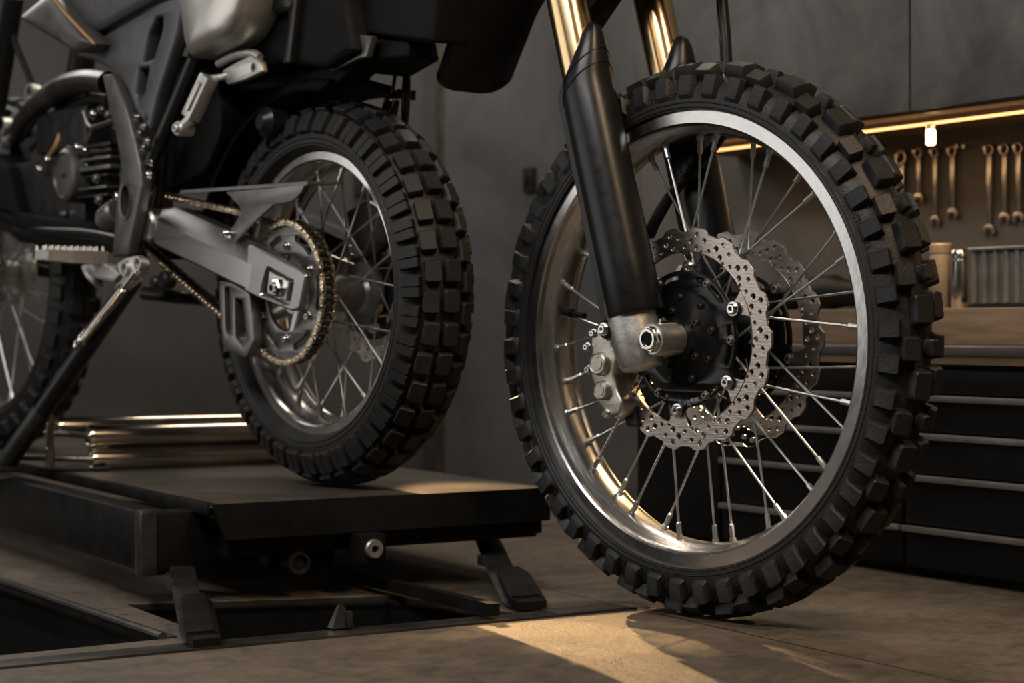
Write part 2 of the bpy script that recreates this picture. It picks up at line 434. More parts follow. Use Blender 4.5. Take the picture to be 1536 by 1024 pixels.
# brake discs
rowsB = [(.1285, 18, .0, .0036), (.1285, 18, .5, .0027), (.1365, 18, .25, .0040), (.1405, 18, .75, .0030), (.1465, 18, .05, .0036), (.124, 18, .8, .0024)]
def front_disc(y, ph, near):
    d = MB(); wavy_disc(d, cB, y, .156, .1215, 18, .0045, rowsB, 6, .100, ph, .020)
    d.revolve([(.1215, -.0026), (.1225, -.003), (.1225, .003), (.1215, .0026)], (0, y, ZB), seg=90, closed=True)
    dd = d.build('brake_disc', M['disc'], front, ang=30)
    c = MB(); K = 240; out = []
    for i in range(K):
        a = TAU*i/K; w = abs(((a-ph+pi/6) % (TAU/6))-pi/6)*.1
        r = .0955+(.0105*(1-(w/.016)**2) if w < .016 else 0)
        out.append((r*cos(a), ZB+r*sin(a)))
    holes = [ell(0, ZB, .060, 60)]
    for i in range(6):
        a = ph+TAU*i/6
        holes.append(arcslot(0, ZB, .0835, .0895, a+R(13), a+R(31)))
        holes.append(arcslot(0, ZB, .0835, .0895, a+R(40), a+R(47)))
    c.flat(out, holes, .007, .001, y-(.003 if near else -.003))
    c.build('disc_carrier', M['black_alloy'], dd)
    for i in range(6):
        a = ph+TAU*i/6
        b = MB(); b.bolt((.1005*cos(a), y-(.0065 if near else -.0065), ZB+.1005*sin(a)), (0, -1 if near else 1, 0), .0074, .006, .55)
        b.build('disc_bolt', M['chrome'], dd)
        if not near:
            b = MB(); b.bolt((.1005*cos(a), y-.0026, ZB+.1005*sin(a)), (0, -1, 0), .0062, .005, .55); b.build('disc_bolt', M['grey_metal'], dd)
        if near:
            a += R(35)
            b = MB(); b.bolt((.0885*cos(a), y-.0065, ZB+.0885*sin(a)), (0, -1, 0), .0048, .005); b.build('carrier_bolt', M['grey_metal'], dd)
    return dd
PHB = R(84)-TAU/6*1
dn = front_disc(-.036, PHB, True)
front_disc(.074, PHB+R(20), False)
# tiny engraved mark on the carrier
cu = bpy.data.curves.new('t', 'FONT'); cu.body = 'AVK'; cu.size = .014; cu.extrude = .0003; cu.align_x = 'CENTER'
ob = bpy.data.objects.new('t', cu); me = bpy.data.meshes.new_from_object(ob); bpy.data.objects.remove(ob)
mk = MB(); mk.mesh(me, Matrix(((1, 0, 0, .004), (0, 0, -1, -.0428), (0, 1, 0, ZB-.0935), (0, 0, 0, 1))))
mk.build('carrier_mark', M['grey_metal'], dn, smooth=False)

# fork legs; u runs down the leg from above the frame to the axle
def fork(side, yl):
    s = -1 if side == 'near' else 1
    top = FB.at(844, -30, -.095); low = FB.at(962, 540, -.095)
    T = Vector((top[0], yl, top[1])); Lw = Vector((low[0], yl, low[1]))
    ax = (Lw-T).normalized(); up = -ax
    fx = Vector((0, 1, 0)).cross(ax); fx = fx if fx.x > 0 else -fx      # forward, square to the leg
    T2 = T+up*.36
    q = MB(); q.cyl(T2, Lw-ax*.12, .0292, seg=48)
    q.build('fork_tube', M['gold'], front)
    zl = lambda py: Lw+up*((Lw-Vector((FB.at(900, py, -.095)[0], yl, FB.at(900, py, -.095)[1]))).dot(Vector((0, 0, -1)))/up.z)
    # silver fork foot
    f = MB()
    b0 = Lw+ax*.012
    f.tube([b0+up*.0, b0+up*.002, b0+up*.010, b0+up*.05, b0+up*.10, b0+up*.105], [.019, .0285, .0325, .0345, .0355, .030], 40)
    axle = Vector((0, yl, ZB))
    hubc = Vector((axle.x+.004, yl-s*.018, ZB))
    # axle clamp boss reaching forward to the axle
    bm_ = Matrix.Translation(hubc)
    mid = Lw+ax*0+up*((hubc-Lw).dot(up))
    dirb = (hubc-mid); ln = dirb.length; dirb.normalize()
    f.tube([hubc+Vector((0, s*.031, 0)), hubc+Vector((0, s*.033, 0)), hubc-Vector((0, s*.028, 0)), hubc-Vector((0, s*.030, 0))], [.018, .021, .021, .018], 32)
    bx = Matrix((( dirb.x, 0, up.x, mid.x), (dirb.y, 1, up.y, mid.y), (dirb.z, 0, up.z, mid.z), (0, 0, 0, 1)))
    f.box((-.004, -.026, -.021), (ln+.004, .026, .021), bx, .006)
    f.box((ln-.006, -.022, -.022), (ln+.0115, .020, .022), bx, .006)
    foot = f.build('fork_foot', M['cast'], front)
    n = MB(); a0 = hubc+Vector((0, s*.031, 0)); a1 = hubc+Vector((0, s*.044, 0))
    n.revolve([(.009, 0), (.0175, 0), (.0175, s*.003), (.0150, s*.005), (.0150, s*.010), (.0135, s*.012), (.0105, s*.012), (.0095, -s*.004), (0, -s*.004)], a0, seg=36)
    n.hexa(a0+Vector((0, s*.004, 0)), a0+Vector((0, s*.0085, 0)), .0175)
    n.build('axle_nut', M['chrome'], foot)
    n = MB(); n.hexa(a0-Vector((0, s*.003, 0)), a0+Vector((0, s*.0100, 0)), .0098); n.build('socket_shade_plug', M['black_dull'], foot)  # black plug standing in for the shade inside the nut's hole
    n = MB(); n.bolt(mid+up*.022+dirb*(ln+.006)-Vector((0, -s*.012, 0)), up, .005, .006); n.build('pinch_bolt', M['chrome'], foot)
    # black fork guard: sections slide forward and outward, narrowing to the tip
    g = MB(); SEG = 40
    secs = [(475, .008, 0, .0385, .0385), (470, .008, 0, .0398, .0398), (400, .008, 0, .0396, .0396), (250, .007, .001, .0394, .0394), (166, .0065, .001, .0392, .0392),
            (160, .0065, .001, .0387, .0387), (140, .006, .001, .0387, .0387), (134, .0065, .001, .0378, .0378), (118, .010, .001, .0352, .0358), (100, .0177, 0, .0305, .0315), (80, .026, 0, .0235, .0245), (62, .033, 0, .0170, .0180), (50, .0367, 0, .0115, .0125), (43, .0367, 0, .0055, .006)]
    rings = []
    for py, dx, dy, ra, rb_ in secs:
        c = zl(py)+fx*dx+Vector((0, s*dy, 0))
        rings.append([c+fx*cos(a)*ra+Vector((0, 1, 0))*sin(a)*rb_ for a in [TAU*j/SEG for j in range(SEG)]])
    g.loft(rings)
    # two slanted seams round the top of the guard
    def sec(py):
        for (p0, *v0), (p1, *v1) in zip(secs, secs[1:]):
            if p1 <= py <= p0:
                t = (p0-py)/(p0-p1) if p0 > p1 else 0
                return [a_+(b_-a_)*t for a_, b_ in zip(v0, v1)]
        return secs[-1][1:]
    for pm, sl in ((131, 25), (106, 20)):
        loop = []
        for j in range(48):
            a = TAU*j/48; py = pm-sl*cos(a); dx, dy, ra, rb_ = sec(py)
            loop.append(zl(py)+fx*(dx+cos(a)*ra)+Vector((0, s*dy+sin(a)*rb_, 0)))
        g.tube(loop, .0011, 8, loop=True)
    # trailing flange with its mounting ear
    fl = []
    for py, w in ((498, .043), (480, .045), (300, .0415), (150, .0425), (134, .0425), (120, .0350), (104, .0180)):
        c = zl(py); fl.append((c, w))
    ring2 = []
    for c, w in fl:
        yy = s*.012
        ring2.append([c-fx*(w+.001)+Vector((0, yy-.003, 0)), c-fx*(w-.020)+Vector((0, yy-.005, 0)), c-fx*(w-.020)+Vector((0, yy+.005, 0)), c-fx*(w+.001)+Vector((0, yy+.003, 0))])
    g.loft(ring2)
    e = zl(485)-fx*.030
    g.cyl(e+Vector((0, s*.008, 0)), e+Vector((0, s*.030, 0)), .0135, bev=.003)
    gd = g.build('fork_guard', M['black_gloss'], front, ang=30)
    b = MB(); b.bolt(e+Vector((0, s*.030, 0)), (0, s, 0), .0068, .006); b.build('guard_bolt', M['chrome'], gd)
    return T, Lw, ax, fx
fork('near', -.095)
TF = fork('far', .092)
MB().cyl((0, -.085, ZB), (0, .085, ZB), .0095).build('front_axle', M['chrome'], front)
# caliper behind the near fork foot
yc = -.046
cp = round_poly(FB.poly([(889, 507), (899, 492), (914, 490), (925, 497), (921, 516), (929, 540), (924, 562), (929, 585), (938, 603), (934, 622), (918, 628), (907, 613), (897, 600), (895, 578), (888, 560), (891, 532)], yc-.02), .006, 3)
k = MB(); k.flat(cp, (), .052, .005, yc, 2)
pts = FB.poly([(925, 492), (940, 488), (952, 505), (950, 545), (938, 560), (930, 545), (925, 520)], yc)
k.flat(round_poly(pts, .006, 3), [ell(*FB.at(938, 512, yc), .006, 14)], .022, .003, yc+.004)
cal = k.build('brake_caliper', M['caliper'], front)
for px, py, r in ((902, 545, .0165), (906, 585, .0135)):
    x, z = FB.at(px, py, yc-.026)
    b = MB(); b.revolve([(0, -.008), (r*.55, -.008), (r*.62, -.0065), (r*.8, -.0065), (r*.88, -.008), (r, -.006), (r*1.08, .004), (0, .004)], (x, yc-.028, z), seg=36)
    b.build('piston_cap', M['caliper'], cal)
for px, py in ((895, 500), (915, 620), (888, 554), (886, 520)):
    x, z = FB.at(px, py, yc-.02)
    b = MB(); b.bolt((x, yc-.025, z), (0, -1, 0), .0050, .007); b.build('caliper_bolt', M['chrome'], cal)
b = MB(); b.tube(smooth_path([FB.p3(900, 494, yc), FB.p3(912, 484, yc+.01), FB.p3(930, 480, yc+.02), FB.p3(945, 492, yc+.03)]), .006, 12)
b.build('caliper_bracket', M['black_alloy'], cal)
pad = MB(); pad.flat(round_poly(FB.poly([(928, 582), (948, 590), (956, 640), (940, 640), (930, 615)], yc), .004), (), .022, .002, yc+.012)
pad.build('brake_pad', M['dark_metal'], cal)
# ribbed hose from the far caliper up inside the wheel, and the plain cable above the tyre
hp = smooth_path([FB.p3(974, 352, -.02), FB.p3(984, 330, .0), FB.p3(1006, 294, .03), FB.p3(1040, 254, .05), FB.p3(1072, 218, .062), FB.p3(1096, 182, .066)], 22)
rr = [.0079+.0010*(1 if i % 2 else -1) for i in range(len(hp))]
MB().tube(hp, rr, 14).build('brake_hose', M['black_matte'], front, ang=80)
MB().tube(smooth_path([FB.p3(1076, -240, .11), FB.p3(1081, -60, .11), FB.p3(1083, 0, .11), FB.p3(1088, 60, .108), FB.p3(1091, 130, .104), FB.p3(1094, 190, .098)], 6), .0088, 16).build('brake_cable', M['black_gloss'], front)
hg = MB(); hg.flat(round_poly(FB.poly([(1008, 232), (1026, 206), (1052, 204), (1056, 236), (1040, 272), (1016, 262)], .07), .008), (), .03, .004, .07)
hg.build('hose_clamp', M['black_gloss'], front)
# high front fender: its tail hangs behind the fork legs
fd = MB(); rings = []
cl = smooth_path([FB.p3(697, 136, 0), FB.p3(710, 100, 0), FB.p3(728, 50, 0), FB.p3(752, -10, 0), FB.p3(800, -70, 0), FB.p3(900, -110, 0), FB.p3(1060, -120, 0)], 8)
n = len(cl); run = 0.
for i, c in enumerate(cl):
    if i: run += (cl[i]-cl[i-1]).length
    d = (cl[min(i+1, n-1)]-cl[max(i-1, 0)]).normalized(); up = Vector((0, 1, 0)).cross(d)
    up = up if up.z > 0 else -up
    q = min(1., run/.035); w = (.030+.046*sqrt(1-(1-q)**2))*(1+.12*min(1, run/.3))
    top = lambda v: up*q*(.010*(1-v*v)-.010*abs(v)**8)
    ring = [c+Vector((0, v*w, 0))+top(v) for v in [-1+2*j/16 for j in range(17)]]
    ring += [c+Vector((0, v*w*.96, 0))+top(v)-up*.006 for v in [1-2*j/16 for j in range(17)]]
    rings.append(ring)
fd.loft(rings)
fd.build('front_fender', M['black_gloss'], front, ang=40)

fb = MB(); fb.flat(round_poly(FB.poly([(840, -60), (960, -60), (915, 0), (888, 40), (862, 70), (846, 20)], .0), .004), (), .05, .004, .0)
fb.build('fender_bracket', M['black_matte'], front)

# =================================================================== REAR BIKE (on the lift)
KA = 1.04
LZ = ZC+.0554*KA-.30*KA                         # top of the lift deck
FA = Frame((-.2737*KA, 2.918*KA, LZ), R(39.8))
rear = thing('motorcycle', 'motorcycle seen from its chain side, rear wheel and silver swingarm standing on the black lift', 'motorcycle', FA.o, FA.rz)
RA = .312; cA = (0, 0, RA)
kn = []; NA = 40
for k in range(NA):
    t = TAU*(k+.1)/NA; dt = TAU/NA
    for sg in (-1, 1):
        q = t+(0 if sg < 0 else dt*.5)
        kn.append((q-dt*.185, sg*R(61), dt*.175, R(16), .0135, .97, .35)); kn.append((q+dt*.185, sg*R(61), dt*.175, R(16), .0130, .97, .35))
    if k % 2 == 0:
        kn += [(t+dt*.5, -R(27), dt*.365, R(10.8), .0138, .95), (t+dt*.5, R(1), dt*.365, R(10.8), .0138, .95), (t+dt*.15, R(30), dt*.345, R(10.8), .0138, .95)]
    else:
        kn += [(t+dt*.5, -R(30), dt*.345, R(10.8), .0138, .95), (t+dt*.55, -R(2), dt*.365, R(10.8), .0138, .95), (t+dt*.15, R(26), dt*.365, R(10.8), .0138, .95)]
tA = tyre('rear_tyre', M['rubber_far'], rear, cA, .2982, .2455, .0600, .2265, .0405, kn,
          texts=(('DURICE AMT', R(268), .014, -1, R(80)), ('ENPX 2', R(120), .014, -1, R(82)), ('TT LIXE', R(60), .013, -1, R(82))))
fix_normals(tA)
half = [(.2300, -.0415), (.2150, -.0430), (.2120, -.0405), (.2110, -.0350), (.2125, -.0310), (.2100, -.0270), (.2040, -.0180), (.2010, -.0100), (.2000, 0)]
outer = [(.226, -.037), (.217, -.033), (.213, -.02), (.209, 0)]
prof = half+[(r, -y) for r, y in half[-2::-1]]+[(r, -y) for r, y in outer]+[(r, y) for r, y in outer[-2::-1]]
rimA = MB().revolve(prof, cA, seg=128).build('rear_rim', M['rim'], rear, ang=24)
spokes(rimA, M['dull_spoke'], cA, 36, .046, (-.040, .050), .2025, .010, R(48), .0018, .020, R(1))
h = MB(); h.revolve([(.016, -.075), (.046, -.072), (.050, -.060), (.050, -.034), (.030, -.028), (.029, .036), (.034, .042), (.052, .046), (.052, .058), (.044, .064), (.03, .075), (.016, .08)], cA, seg=64)
h.build('rear_hub', M['grey_metal'], rear)
d = MB(); wavy_disc(d, cA, .076, .115, .088, 14, .005, [(.0935, 14, .1, .0034), (.1015, 14, .5, .0044), (.1075, 14, 0, .0030)], 6, .072, 0, .03)
rd = d.build('brake_disc', M['disc'], rear)
c = MB(); c.flat(ell(0, RA, .076, 60), [ell(0, RA, .03, 30)]+[arcslot(0, RA, .05, .064, TAU*i/6+.2, TAU*i/6+.75) for i in range(6)], .006, .001, .074); c.build('disc_carrier', M['dark_metal'], rd)
rc = MB(); rc.flat(round_poly(FA.poly([(528, 318), (560, 300), (588, 318), (590, 366), (572, 388), (540, 372)], .08), .008), (), .05, .006, .09)
rc.build('rear_caliper', M['dark_metal'], rear)
# sprocket
YS = -.092
sp = FA.at(437, 433, YS); SX, SZ = 0., RA
RS = .107
out = []; T_ = 46
for i in range(T_*6):
    a = TAU*i/(T_*6); q = i % 6
    out.append((SX+(RS+(.0065 if q in (2, 3) else (.003 if q in (1, 4) else -.001)))*cos(a), SZ+(RS+(.0065 if q in (2, 3) else (.003 if q in (1, 4) else -.001)))*sin(a)))
holes = [ell(SX, SZ, .062, 48)]
for i in range(6):
    a = TAU*i/6+.5
    holes.append(arcslot(SX, SZ, .0835, .0945, a+R(16), a+R(44)))
sk = MB(); sk.flat(out, holes, .008, .0012, YS)
spr = sk.build('sprocket', M['grey_metal'], rear)
cr_ = MB()
for i in range(6):
    a = TAU*i/6+.5
    p = Vector((SX+.070*cos(a), YS+.012, SZ+.070*sin(a))); q = Vector((SX+.03*cos(a+.25), YS+.02, SZ+.03*sin(a+.25)))
    cr_.tube([p, q], [.011, .014], 12)
    b = MB(); b.bolt((SX+.074*cos(a), YS-.004, SZ+.074*sin(a)), (0, -1, 0), .0058, .007); b.build('sprocket_bolt', M['chrome'], spr)
cr_.revolve([(.014, 0), (.034, 0), (.036, .01), (.036, .03), (.014, .03)], (SX, YS+.008, SZ), seg=40)
cr_.build('sprocket_carrier', M['cast'], spr)
# chain: rollers and alternating link plates along a closed path
fs = Vector(FA.at(196, 330, YS)); FR = .036                          # front sprocket
rc_ = RS+.004
up0 = Vector(FA.at(250, 294, YS)); lo0 = Vector(FA.at(238, 386, YS)); lo1 = Vector(FA.at(340, 474, YS))
path = []
dirs = atan2(up0.y-SZ, up0.x-SX)
a_top = R(106); a_bot = R(-112)
p_top = Vector((SX+rc_*cos(a_top), SZ+rc_*sin(a_top))); p_bot = Vector((SX+rc_*cos(a_bot), SZ+rc_*sin(a_bot)))
uplink = up0+(up0-p_top).normalized()*.03
seq = [uplink, up0, Vector(FA.at(362, 318, YS)), p_top]
a = a_top
while a > a_bot+R(6):
    a -= R(6); seq.append(Vector((SX+rc_*cos(a), SZ+rc_*sin(a))))
seq += [p_bot, lo1, lo0, lo0+(lo0-lo1).normalized()*.04, fs+Vector((-FR, 0))]
# resample
PIT = .0118; seg_pts = [seq[0]]; acc = 0.
dense = []
for i in range(len(seq)-1):
    n = max(2, int((seq[i+1]-seq[i]).length/.0005))
    dense += [seq[i].lerp(seq[i+1], j/n) for j in range(n)]
last = dense[0]; pts = [last]
for p in dense:
    if (p-last).length >= PIT: pts.append(p); last = p
ch = MB(); cs = MB()
for i in range(len(pts)-1):
    p, q = pts[i], pts[i+1]; d = (q-p).normalized(); nn = Vector((-d.y, d.x)); m_ = (p+q)/2
    w = .0105 if i % 2 else .0075
    P3 = lambda v, y: Vector((v.x, YS+y, v.y))
    cs.cyl(P3(p, -.006), P3(p, .006), .0043, seg=10)
    for sg in (-1, 1):
        o = []
        for k in range(16):
            a = TAU*k/16; ca, sa = cos(a), sin(a)
            rad = .0052
            cx = (.5 if ca > 0 else -.5)*(q-p).length
            if abs(ca) < 1e-3: o.append(m_+nn*sa*rad*.78)
            else: o.append(m_+d*(cx+ca*rad)+nn*sa*rad)
        y0, y1 = sg*w, sg*(w+.0022)
        (ch if sg < 0 else ch).loft([[P3(v, y0) for v in o], [P3(v, y1) for v in o]])
    ch.cyl(P3(p, -.0140), P3(p, .0140), .0024, seg=8)
cho = ch.build('chain', M['chain'], rear, ang=40)
cs.build('chain_core', M['chain_side'], cho)
cho.data.materials.clear(); cho.data.materials.append(M['chain'])
# swingarm
YW = -.118
so = [(222, 322), (246, 309), (270, 312), (330, 342), (400, 379), (450, 404), (459, 412), (449, 463), (438, 467), (424, 462), (385, 446), (310, 405), (240, 368), (224, 345)]
win = [(401, 401), (440, 421), (434, 455), (424, 456), (391, 441), (394, 424)]
sw = MB()
be = [(372, 366), (400, 379), (450, 404), (459, 412), (449, 463), (438, 467), (424, 462), (385, 446), (366, 436)]
sw.flat(round_poly(FA.poly(be, YW-.024), .005, 3), [round_poly(FA.poly(win, YW-.024), .004, 3)], .014, .003, YW-.017, 0)
sw.flat(round_poly(FA.poly([(372, 366), (393, 377), (386, 445), (366, 436)], YW-.01), .003, 2), (), .030, .003, YW+.004, 0)
A0, A1 = FA.at(226, 334, YW-.02), FA.at(386, 409, YW-.02)
A0, A1 = Vector((A0[0], 0, A0[1])), Vector((A1[0], 0, A1[1])); dv = (A1-A0).normalized(); uv = Vector((-dv.z, 0, dv.x))
uv = uv if uv.z > 0 else -uv
rings = []
for q, hh, nr in ((0, .050, .6), (.10, .071, 1.), (.92, .073, .95), (1., .070, .90)):
    c = A0.lerp(A1, q)
    rings.append([c+Vector((0, YW+y*nr, 0))+uv*v*hh for y, v in ((-.026, -.40), (-.026, .14), (.004, .5), (.030, .5), (.030, -.5), (-.014, -.5))])
sw.loft(rings)
hub_l = FA.at(236, 338, YW)
sw.cyl((hub_l[0], YW-.026, hub_l[1]), (hub_l[0], .12, hub_l[1]), .030, bev=.004)
arm = sw.build('swingarm', M['brushed'], rear, ang=20)
mir = MB(); mir.flat(round_poly(FA.poly(so, YW-.02), .006, 3), (), .040, .010, .120, 0); mir.build('swingarm_far_arm', M['dark_metal'], arm)
blk = MB(); ab = [(403, 406), (433, 422), (428, 452), (399, 440)]
blk.flat(round_poly(FA.poly(ab, YW-.02), .003), (), .012, .003, YW-.014); blk.build('axle_block', M['cast'], arm)
nx, nz = FA.at(412, 432, YW-.03)
nt_ = MB(); nt_.cyl((nx, YW-.019, nz), (nx, YW-.013, nz), .0185, seg=32, bev=.001)
nt_.revolve([(.0072, -.014), (.0115, -.014), (.0155, -.011), (.0155, .0), (.0072, .0), (.0072, -.012)], (nx, YW-.018, nz), seg=6)
nt_.revolve([(.0055, -.019), (.0085, -.019), (.009, -.012), (.0055, -.008)], (nx, YW-.018, nz), seg=24)
nt_.build('axle_nut', M['chrome'], arm)
MB().cyl((0, YW, RA), (0, .13, RA), .010).build('rear_axle', M['chrome'], rear)
# chain guard over the top run
YG = -.128
gd = [(340, 288), (400, 283), (459, 276), (454, 288), (446, 297), (437, 303), (412, 307), (393, 324), (374, 342), (355, 361), (346, 359), (343, 347), (352, 339), (362, 321), (362, 311)]
g = MB(); g.flat(round_poly(FA.poly(gd, YG), .003, 2), (), .005, .0012, YG)
t0, t1 = FA.at(272, 288, YG), FA.at(462, 275, YG)
rings = []
for i in range(9):
    q = i/8; x = t0[0]+(t1[0]-t0[0])*q; z = t0[1]+(t1[1]-t0[1])*q
    wv = .012+.022*min(1, q*1.5)
    rings.append([Vector((x, YG-.003, z-.003)), Vector((x, YG-.001, z+.003)), Vector((x, YG+wv*2, z+.005)), Vector((x, YG+wv*2, z+.002)), Vector((x, YG+.002, z-.001))])
g.loft(rings)
ri = []
t2, t3 = FA.at(342, 290, YG), FA.at(355, 300, YG)
cg = g.build('chain_guard', M['grey_metal'], rear, ang=25)
x, z = FA.at(348, 351, YG)
b = MB(); b.cyl((x, YG-.014, z), (x, YG+.03, z), .0075, bev=.002); b.bolt((x, YG-.014, z), (0, -1, 0), .005, .004); b.build('guard_bolt', M['chrome'], cg)
# chain guide
g = MB(); YU = -.112
g.flat(round_poly(FA.poly([(335, 421), (354, 424), (381, 440), (388, 512), (375, 536), (343, 522), (337, 490)], YU), .005, 3),
       [round_poly(FA.poly([(343, 431), (351, 431), (352, 503), (345, 499)], YU), .003, 3), round_poly(FA.poly([(359, 447), (370, 450), (377, 510), (370, 518), (360, 507)], YU), .003, 3)], .018, .002, YU)
g.build('chain_guide', M['grey_metal'], rear)
# frame heel plate with its big bored hole
YP = -.155
hx = FA.at(197, 302, YP)
pl = MB(); pl.flat(round_poly(FA.poly([(161, 113), (177, 111), (196, 160), (208, 205), (217, 246), (221, 281), (212, 325), (199, 382), (176, 386), (181, 318), (187, 281), (189, 246), (182, 205), (172, 165)], YP), .004, 2),
                   [ell(hx[0], hx[1], .0175, 30, .0285)], .022, .004, YP, 2)
K = 30
pl.loft([[Vector((hx[0]+a_*cos(TAU*i/K), YP+yy, hx[1]+b_*sin(TAU*i/K))) for i in range(K)] for a_, b_, yy in ((.0175, .0285, .0), (.0165, .0275, -.013), (.0215, .0325, -.014), (.0225, .0335, -.006), (.0215, .0325, .0))], cap0=False, cap1=False)
fp = pl.build('frame_plate', M['panel_dark'], rear, ang=30)
def tube(name, px, r, m, seg=14, k=5, par=None):
    return MB().tube(smooth_path([FA.p3(*p) for p in px], k), r, seg).build(name, m, par or rear)
tube('frame_tube', [(292, 88, -.13), (252, 185, -.14), (222, 255, -.145), (214, 300, -.145), (200, 385, -.14)], .0125, M['black_paint'])
tube('frame_tube', [(236, 150, -.11), (244, 215, -.11), (238, 290, -.11), (226, 345, -.11)], .010, M['black_paint'])
tube('frame_tube', [(-40, 300, -.10), (10, 322, -.10), (60, 346, -.11), (140, 352, -.12), (200, 366, -.12)], .012, M['black_paint'])
tube('frame_tube', [(290, 88, -.12), (330, 60, -.11), (400, 40, -.09), (470, 30, -.07)], .012, M['black_paint'])
tube('cross_brace', [(215, 440, -.10), (270, 446, -.06), (330, 452, .04)], .012, M['black_paint'])
# fork of the far end, header pipe, hoses
tube('exhaust_header', [(-30, 300, -.02), (0, 246, -.03), (22, 205, -.05), (52, 163, -.07), (90, 132, -.08), (128, 121, -.09), (162, 124, -.09)], .0215, M['header'], 20)
tube('exhaust_header', [(20, 250, .02), (60, 200, -.01), (100, 165, -.03), (140, 148, -.04), (170, 150, -.05)], .016, M['header'], 16)
tube('engine_hose', [(96, 190, -.06), (84, 220, -.07), (70, 240, -.06)], .006, M['bronze_line'], 10)
tube('engine_hose', [(100, 225, -.09), (122, 222, -.1), (136, 236, -.1), (140, 262, -.1)], .005, M['black_gloss'], 10)
tube('engine_hose', [(14, 30, -.08), (22, 62, -.08), (36, 96, -.07), (50, 130, -.06)], .007, M['black_gloss'], 10)
tube('shift_rod', [(138, 192, -.13), (174, 180, -.14)], .0045, M['chrome'], 10)
tube('engine_hose', [(126, 168, -.11), (132, 186, -.12), (138, 194, -.13), (132, 210, -.12)], .004, M['grey_metal'], 10)
# engine
en = MB()
def pbox(mb, x0, y0, x1, y1, ya, yb, bev=.004):
    a = FA.at(x0, y1, (ya+yb)/2); b = FA.at(x1, y0, (ya+yb)/2)
    mb.box((min(a[0], b[0]), ya, min(a[1], b[1])), (max(a[0], b[0]), yb, max(a[1], b[1])), None, bev)
pbox(en, 60, 232, 196, 352, -.095, .10, .014)
pbox(en, 108, 160, 186, 236, -.07, .09, .01)
pbox(en, 100, 120, 176, 165, -.06, .08, .012)
e = en.build('engine', M['dark_metal'], rear)
for i, (x0, x1, y0) in enumerate(((150, 190, 216), (148, 191, 226), (146, 190, 236), (143, 190, 247), (150, 186, 262), (142, 184, 280), (140, 186, 292))):
    f = MB(); pbox(f, x0, y0, x1, y0+(6 if i != 3 else 13), -.128, -.06, .0025); f.build('cooling_fin', M['grey_metal'] if i in (2, 3, 5) else M['dark_metal'], e)
x, z = FA.at(95, 262, -.135)
cc = MB(); ov = lambda r_, y_: [Vector((x+r_*.92*cos(a), y_, z+r_*1.04*sin(a))) for a in [TAU*i/48 for i in range(48)]]
cc.loft([ov(.050, -.06), ov(.050, -.125), ov(.047, -.133), ov(.041, -.137), ov(.039, -.133), ov(.034, -.134)])
cco = cc.build('clutch_cover', M['panel_dark'], e)
b = MB(); b.bolt((x, -.133, z), (0, -1, 0), .006, .003); b.build('cover_bolt', M['dark_metal'], cco)
st = MB(); a0 = FA.p3(158, 330, -.15); st.cyl(a0, a0+Vector((.045, .0, .016)), .022, seg=28, bev=.005); st.cyl(a0-Vector((.012, 0, .004)), a0+Vector((.006, 0, .002)), .016, seg=24, bev=.004)
st.build('engine_cover', M['grey_metal'], e)
rng = random.Random(7)
for px, py, y in ((104, 224, -.12), (118, 222, -.13), (130, 226, -.12), (143, 230, -.1), (112, 320, -.11), (96, 322, -.1), (146, 268, -.13), (186, 262, -.14), (150, 300, -.13), (178, 295, -.14), (184, 345, -.15), (140, 172, -.09), (152, 165, -.09), (164, 172, -.09), (176, 190, -.12), (60, 255, -.11), (72, 240, -.1), (128, 250, -.11)):
    b = MB(); b.bolt(FA.p3(px, py, y), (0, -1, 0), .0055+rng.random()*.003, .008); b.build('engine_bolt', M['chrome'] if rng.random() < .4 else M['grey_metal'], e)
for px, py in ((206, 176), (216, 190), (208, 200), (222, 212), (214, 222), (226, 244), (224, 262)):
    b = MB(); b.bolt(FA.p3(px, py, -.165), (0, -1, 0), .004+rng.random()*.003, .008); b.build('linkage_bolt', M['chrome'], rear)
# coolant clamp ring near the header and lower joints
for px, py in ((50, 140), (8, 190), (4, 214), (2, 228)):
    c0 = FA.p3(px, py, -.07)
    MB().revolve([(.013, -.01), (.019, -.01), (.020, .0), (.019, .01), (.013, .01)], c0, seg=28).build('pipe_clamp', M['cast'], rear)
# skid plate
sk_ = MB(); sk_.flat(round_poly(FA.poly([(-60, 215), (4, 250), (20, 318), (62, 326), (130, 332), (132, 350), (24, 346), (6, 318), (-60, 300)], -.13), .005), (), .20, .004, -.02)
sk_.build('skid_plate', M['black_dull'], rear)
sk_ = MB(); sk_.flat(round_poly(FA.poly([(16, 340), (28, 344), (132, 354), (205, 372), (205, 388), (130, 372), (30, 364), (14, 352)], -.12), .004), (), .20, .003, -.02)
sk_.build('bash_plate', M['black_dull'], rear)
# foot peg
px_, pz_ = FA.at(152, 386, -.19)
fpg = MB()
W2 = .021
rings = []
for y, w, h in ((-.185, .016, .020), (-.20, .018, .022), (-.26, W2, .020), (-.30, W2, .015), (-.306, W2*.8, .012)):
    rings.append([Vector((px_-w, y, pz_-h*.55)), Vector((px_+w, y, pz_-h*.55)), Vector((px_+w, y, pz_+.010)), Vector((px_-w, y, pz_+.010))])
fpg.loft(rings)
tt = fpg
for i in range(10):
    y = -.302+i*.0118
    for xx in (-1, 1):
        c = Vector((px_+xx*(W2-.004), y, pz_+.010))
        tt.tube([c, c+Vector((0, 0, .008))], [.0035, .0022], 8)
peg = fpg.build('footpeg', M['cast'], rear, ang=20)
br = MB(); br.tube(smooth_path([FA.p3(126, 398, -.19), FA.p3(132, 412, -.185), FA.p3(142, 422, -.18), FA.p3(150, 432, -.17)], 4), .006, 10)
